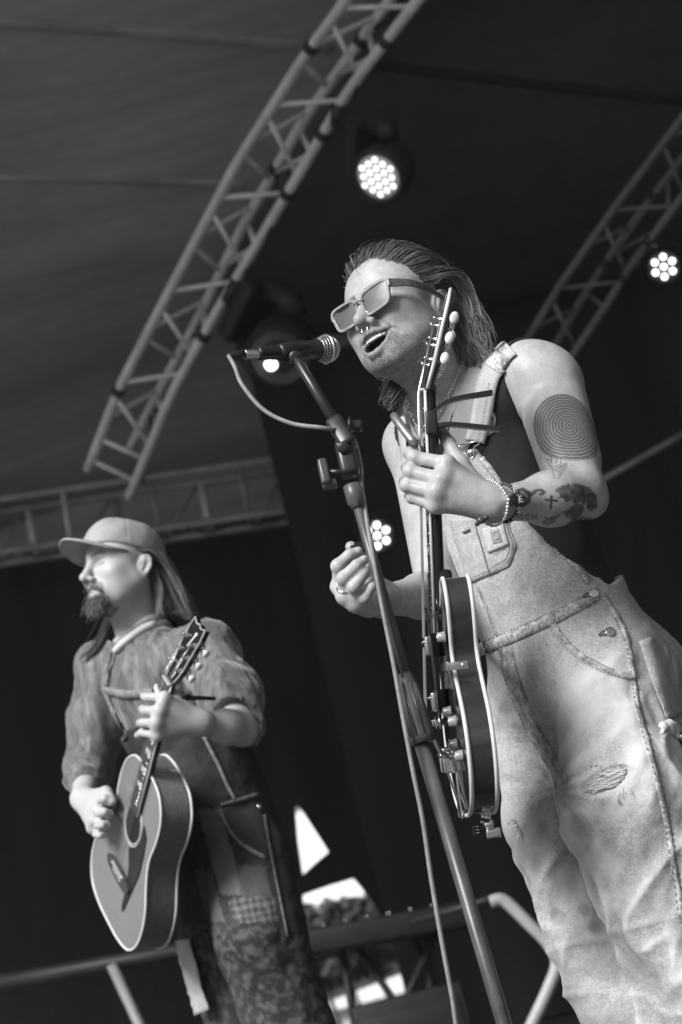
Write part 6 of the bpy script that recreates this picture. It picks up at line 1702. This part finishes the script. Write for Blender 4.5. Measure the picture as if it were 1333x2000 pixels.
# cap
M_cap = mat('cap_cotton', .33, .85, noise=[(20, .14), (300, .12)], bump=[(500, .3, .001), (25, .25, .006)])
cs = Sdf(); el_ = lambda c, r, k, op='u', Qm=np.eye(3): cs.el(H2(*c), np.array(r)*H2.s, H2.R@Qm, k, op)
el_((0, .044, -.014), (.0865, .0880, .1080), .01); el_((0, .060, .030), (.070, .068, .068), .03)
cut_n = H2.R@nrm(V(0, 1, -.18)); cut_p = H2(0, .032, .0)
cs.fn(lambda P: -((P-cut_p)@cut_n), cut_p, 99, 'i', .006)
cs.el(H2(0, .022, -.115), np.array((.030, .022, .04))*H2.s, H2.R, .006, 's')
vc, fc = cs.mesh(.0042); nc = vnormals(vc, fc); Lc = H2.inv(vc)
vc = vc+nc*(.0018*fnoise(vc, 22, 3, 2)-.0016*sstep(.003, .0, np.abs(np.sin(3*np.arctan2(Lc[:, 0], Lc[:, 2]+.014)))*np.hypot(Lc[:, 0], Lc[:, 2]+.014)*.33))[:, None]
cap = mesh_obj('cap', vc, fc, M_cap, player)
MB().ball(H2(0, .133, -.012), (.006, .006, .004), H2.R).build('cap_button', M_cap, cap)
g = []; NU, NV = 22, 8
for i in range(NU+1):
    u = -1+2*i/NU; row = []
    for j in range(NV+1):
        t = j/NV; ex_ = math.sqrt(max(0, 1-abs(u)**2.6))
        x = u*(.072+.002*t); z0 = .004+.094*math.sqrt(max(0, 1-(abs(u)*.93)**2))
        row.append(H2(x, .046+.010*(1-abs(u))-.026*u*u+t*.010-.010*t*t, z0-.008+t*.080*ex_))
    g.append(row)
brim = grid_obj('brim', np.array(g), M_cap, cap, .0016)
edge = [g[i][NV] for i in range(NU+1)]; MB().tube(edge, .0026, 6).build('brim_edge', M_cap, brim)
pts_ = []
for a in np.linspace(-.2, PI*.80, 26):   # pale seam tape over the crown
    d = V(0, math.cos(a-.6), math.sin(.6-a)); t = .16
    o_ = V(0, .044, -.014)
    for _ in range(14): t -= min(.02, float(cs(H2(*(o_+d*t)))))
    pts_.append(H2(*(o_+d*(t+.001))))

# hair, beard
M_hair2 = hair_mat('long_brown_hair', .025, .15)
ok2 = lambda L: (L[:, 1] > np.interp(L[:, 2], [-.12, -.05, -.032, -.024, .012, .04], [-.05, -.045, -.02, .030, .034, .05])) & (L[:, 1] < .050) & (L[:, 2] < .020)
R_, D_ = scalp_roots(H2, S2h, 1300, ok2, 14)
def goal2(P, i):
    L = H2.inv(P); x, y, z = L.T; s_ = np.sign(x)
    fw = (s_ > 0)*sstep(-.02, -.07, y)*sstep(-.14, -.06, z)
    g = np.stack([s_*.16, -1+0*y, np.where(z > -.055, -1.6*sstep(-.05, .0, y), -.38)+.05*fw], 1); g /= np.linalg.norm(g, axis=1, keepdims=True)
    return g@H2.R.T
d0 = D_*.3+V(0, -.2, -.9)@H2.R.T; d0 /= np.linalg.norm(d0, axis=1, keepdims=True)
body_sh = Sdf(); 
for q in S2h.p: body_sh.p.append(q)
body_sh.rc(NB2, SL2, .085, .098, .05); body_sh.rc(NB2, SR2, .085, .085, .05); body_sh.rc(H2(0, -.045, -.03), NB2, .055, .06, .03)
P_ = strands(R_, d0, body_sh, goal2, 17, .0135, .012, .0030, seed=15)
hair2 = strand_mesh('hair', P_, .0014, M_hair2, player, 13, 4)
R_, D_ = scalp_roots(H2, S2h, 260, lambda L: (L[:, 0] > .03) & (L[:, 1] < .02) & (L[:, 1] > -.04) & (L[:, 2] < -.034) & (L[:, 2] > -.085), 24)
P_ = strands(R_, D_*.3+V(0, -1, -.2)@H2.R.T, body_sh, lambda P, i: np.tile(V(.14, -1, .22 if 5 < i < 11 else -.18)@H2.R.T, (len(P), 1)), 17, .0135, .016, .0042, seed=25)
strand_mesh('hair_lock', P_, .0012, M_hair2, hair2, 23, 3)
X = np.array([H2(-.055+q[0]*.010, -.05+q[1]*.012, -.03+q[2]*.014) for q in np.random.RandomState(5).normal(size=(150, 3))])
P_ = strands(X, np.tile(V(-.2, -1, .1)@H2.R.T, (len(X), 1)), body_sh, lambda P, i: np.tile(V(-.12, -1, .5 if i < 10 else 1.0)@H2.R.T, (len(P), 1)), 15, .0135, .014, .0050, seed=27)
strand_mesh('hair_lock', P_, .0012, M_hair2, hair2, 29, 3)
rs_ = np.random.RandomState(31)
X = np.array([H2(rs_.normal()*.019, -.096+rs_.normal()*.010, .079+rs_.normal()*.008) for _ in range(1300)])
P_ = strands(X, np.tile(V(0, -.6, .7)@H2.R.T, (len(X), 1)), S2h, lambda P, i: np.tile(V(0, -1, .15)@H2.R.T, (len(P), 1)), 5, .0036, .007, .0006, seed=33)
strand_mesh('goatee', P_, .0006, M_hair2, player, 17, 3)
X = np.array([H2(s_*(.004+.024*q), -.0545-.004*q-.006*q*q, .1005-.012*q*q) for s_ in (-1, 1) for q in rs_.rand(110)])
P_ = strands(X, np.array([V(math.copysign(.7, H2.inv(p)[0]), -.6, .3)@H2.R.T for p in X]), S2h, lambda P, i: np.stack([np.sign(H2.inv(P)[:, 0])*.6, -.8+0*P[:, 0], 0*P[:, 0]], 1)@H2.R.T, 5, .0042, .004, .0006, seed=35)
strand_mesh('moustache', P_, .0008, M_hair2, player, 19, 3)

# ------------------------------------------------------------------ acoustic guitar
G2O = W(212, 1800, 5.26); G2Y = W(337, 1330, 4.84)-G2O
_v = ray(270, 1600); _y = nrm(G2Y); _z = -CR-CU*.05; _z = nrm(_z-_y*(_z@_y)); vv_ = -_v; vv_ = nrm(vv_-_y*(vv_@_y)-_z*(vv_@_z))
A2 = math.radians(24); g2s = np.linalg.norm(G2Y)/.79
F2 = GF(G2O, _y, _z*math.cos(A2)+vv_*math.sin(A2), g2s)
ac = empty('acoustic_guitar', G2O, 'steel string acoustic guitar with cream edges and dark pickguard held by the capped guitarist', 'guitar')
M_spr = mat('spruce_top', .17, .18, coat=.3, noise=[(3, .1), (120, .12, (8, .3, 1))]); M_sap = mat('mahogany_side', .12, .16, coat=.3, noise=[(5, .2), (60, .25, (1, 6, 1))])
body_shell(F2, outline('dread'), -.090, 0., .002, .004, M_spr, M_sap, M_sap, M_bind, ac, .0038)
F = F2; NUT2 = .79; BR2 = .165
neck_geo(F2, ac, NUT2, .44, .014, 0, .043, .055, .021, M_neck, M_rose, M_bind, .375)
fb2 = [c for c in ac.children if c.name.startswith('fretboard')][0]
sl2 = NUT2-BR2-.045
for k in range(1, 20):
    y = NUT2-sl2*(1-2**(-k/12)); t = (y-.375)/(NUT2-.375); w_ = .055-.012*t
    MB().tube([F(-w_/2, y, .0146), F(w_/2, y, .0146)], .0012, 5).build('fret', M_chrome, fb2)
for k in (3, 5, 7, 9, 12, 15):
    y = NUT2-sl2*(1-2**(-(k-.5)/12)); MB().box(F(0, y, .0142), F.R, (.030, .014, .0012)).build('inlay', M_pearl, fb2, False)
# sound hole, rosette, pickguard, bridge
M_hole = mat('sound_hole_disc', .006, .9)
MB().lathe(F(0, .330, .0022), F(0, .330, .1), [(0, .050), (.0004, .050)], 36).build('sound_hole_disc', M_hole, ac, False)  # flat disc, near black for the shade inside the hole
for r_ in (.053, .060): MB().tube([F(r_*math.cos(a), .330+r_*math.sin(a), .0026) for a in np.linspace(0, 2*PI, 49)[:-1]], .0013, 5, closed=True).build('rosette', M_bind, ac)
MB().prism([(.012, .262), (.052, .290), (.066, .330), (.064, .372), (.095, .350), (.104, .300), (.108, .240), (.092, .165), (.078, .105), (.070, .088), (.060, .100), (.058, .160), (.040, .220)], F.o, F.R*F.s, .0030, .0048).build('pickguard', M_blk, ac, False)
b_ = MB().prism([(-.085, .160), (-.070, .150), (-.035, .146), (.035, .146), (.070, .150), (.085, .160), (.085, .172), (.045, .186), (-.045, .186), (-.085, .172)], F.o, F.R*F.s, .003, .012).build('bridge', M_rose, ac, False)
MB().box(F(0, .178, .014), F.R, (.075, .004, .008)).build('saddle', M_bind, b_, False)
for i in range(6): MB().ball(F(-.028+i*.0112, .163, .013), .0036, np.eye(3), 8, 6).build('bridge_pin', M_pearl, b_)
ha = math.radians(15); HR2 = F.R@rotx(-ha); HO2 = F(0, NUT2+.004, .010)
ho = [(.021, 0), (.030, .020), (.036, .045), (.040, .150), (.036, .178), (.014, .170), (0, .176), (-.014, .170), (-.036, .178), (-.040, .150), (-.036, .045), (-.030, .020), (-.021, 0)]
hs2 = MB().prism(ho, HO2, HR2*F.s, -.016, .0).build('headstock', M_neck, ac, False)
HP2 = lambda x, y, z: HO2+HR2@(V(x, y, z)*F.s)
MB().tube([HP2(x, y, 0) for x, y in ho], .0016, 5).build('headstock_binding', M_bind, hs2)
for i, (yy, w0) in enumerate(((.150, .006), (.142, .004), (.134, .003), (.126, .003), (.118, .004), (.110, .003))): MB().ball(HP2(.010-.002*i, yy, .001), (w0, .0045, .0012), HR2, 8, 6).build('headstock_inlay', M_pearl, hs2)
ps2 = []
for s in (-1, 1):
    for i in range(3):
        yy = .046+i*.040; ps2.append((s, i, HP2(s*.026, yy, .010)))
        p_ = MB().lathe(HP2(s*.026, yy, 0), HP2(s*.026, yy, .1), [(0, .0075), (.002, .007), (.003, .0035), (.013, .0032), (.015, .004)], 12).build('tuner_post', M_chrome, ac)
        MB().box(HP2(s*.028, yy, -.022), HR2, (.016, .020, .010), .003).build('tuner_housing', M_chrome, p_)
        MB().tube([HP2(s*.028, yy, -.022), HP2(s*.054, yy, -.022)], .0024, 6).build('tuner_shaft', M_chrome, p_)
        MB().ball(HP2(s*.060, yy, -.022), (.0055, .0110, .0085), HR2, 12, 8).build('tuner_button', M_pearl, p_)
MB().box(F(0, NUT2+.001, .016), F.R, (.044, .006, .009), .001).build('nut', M_bind, ac)
for i in range(6):
    u = -.5+i/5; pp = [p for s, k, p in ps2 if (s, k) == order[i]][0]
    MB().tube([F(u*.056, .163, .016), F(u*.055, .178, .020), F(u*.036, NUT2+.001, .0215), pp], .0007, 5).build('string', M_string, ac)
MB().lathe(F(.09, .40, -.02), F(.2, .43, -.02), [(0, .012), (.008, .014), (.014, .012), (.016, .004)], 14).build('strap_pin', M_blk, ac)
cp2 = empty('capo', F(0, .80, .02), 'pale bar capo with dark lever on the acoustic guitar neck', 'capo')
MB().tube([F(-.030, .758, .026), F(-.022, .755, .030), F(.022, .745, .030), F(.030, .743, .024)], [.0055, .0062, .0062, .0050], 10).build('bar', M_pearl, cp2)
MB().tube([F(.032, .746, .020), F(.034, .752, -.02), F(.030, .762, -.045)], .007, 8).build('jaw', M_capo, cp2)
MB().tube([F(.030, .755, -.030), F(.028, .755, -.070), F(.024, .750, -.125)], [.007, .006, .005], 8).build('lever', M_capo, cp2)
M_strap2 = mat('strap_leather', .03, .6)

# ------------------------------------------------------------------ thin stage haze
hz = MB().box((0, 10, 4.0), np.eye(3), (150, 150, 10.0)).build('haze', None, None, False)
mh = bpy.data.materials.new('stage_haze'); mh.use_nodes = True; th_ = mh.node_tree; th_.nodes.remove(th_.nodes['Principled BSDF'])
pv = th_.nodes.new('ShaderNodeVolumePrincipled'); pv.inputs['Color'].default_value = (.9, .9, .9, 1); pv.inputs['Density'].default_value = .0013; pv.inputs['Anisotropy'].default_value = .1
th_.links.new(pv.outputs[0], th_.nodes['Material Output'].inputs['Volume']); hz.data.materials.clear(); hz.data.materials.append(mh); hz['kind'] = 'stuff'
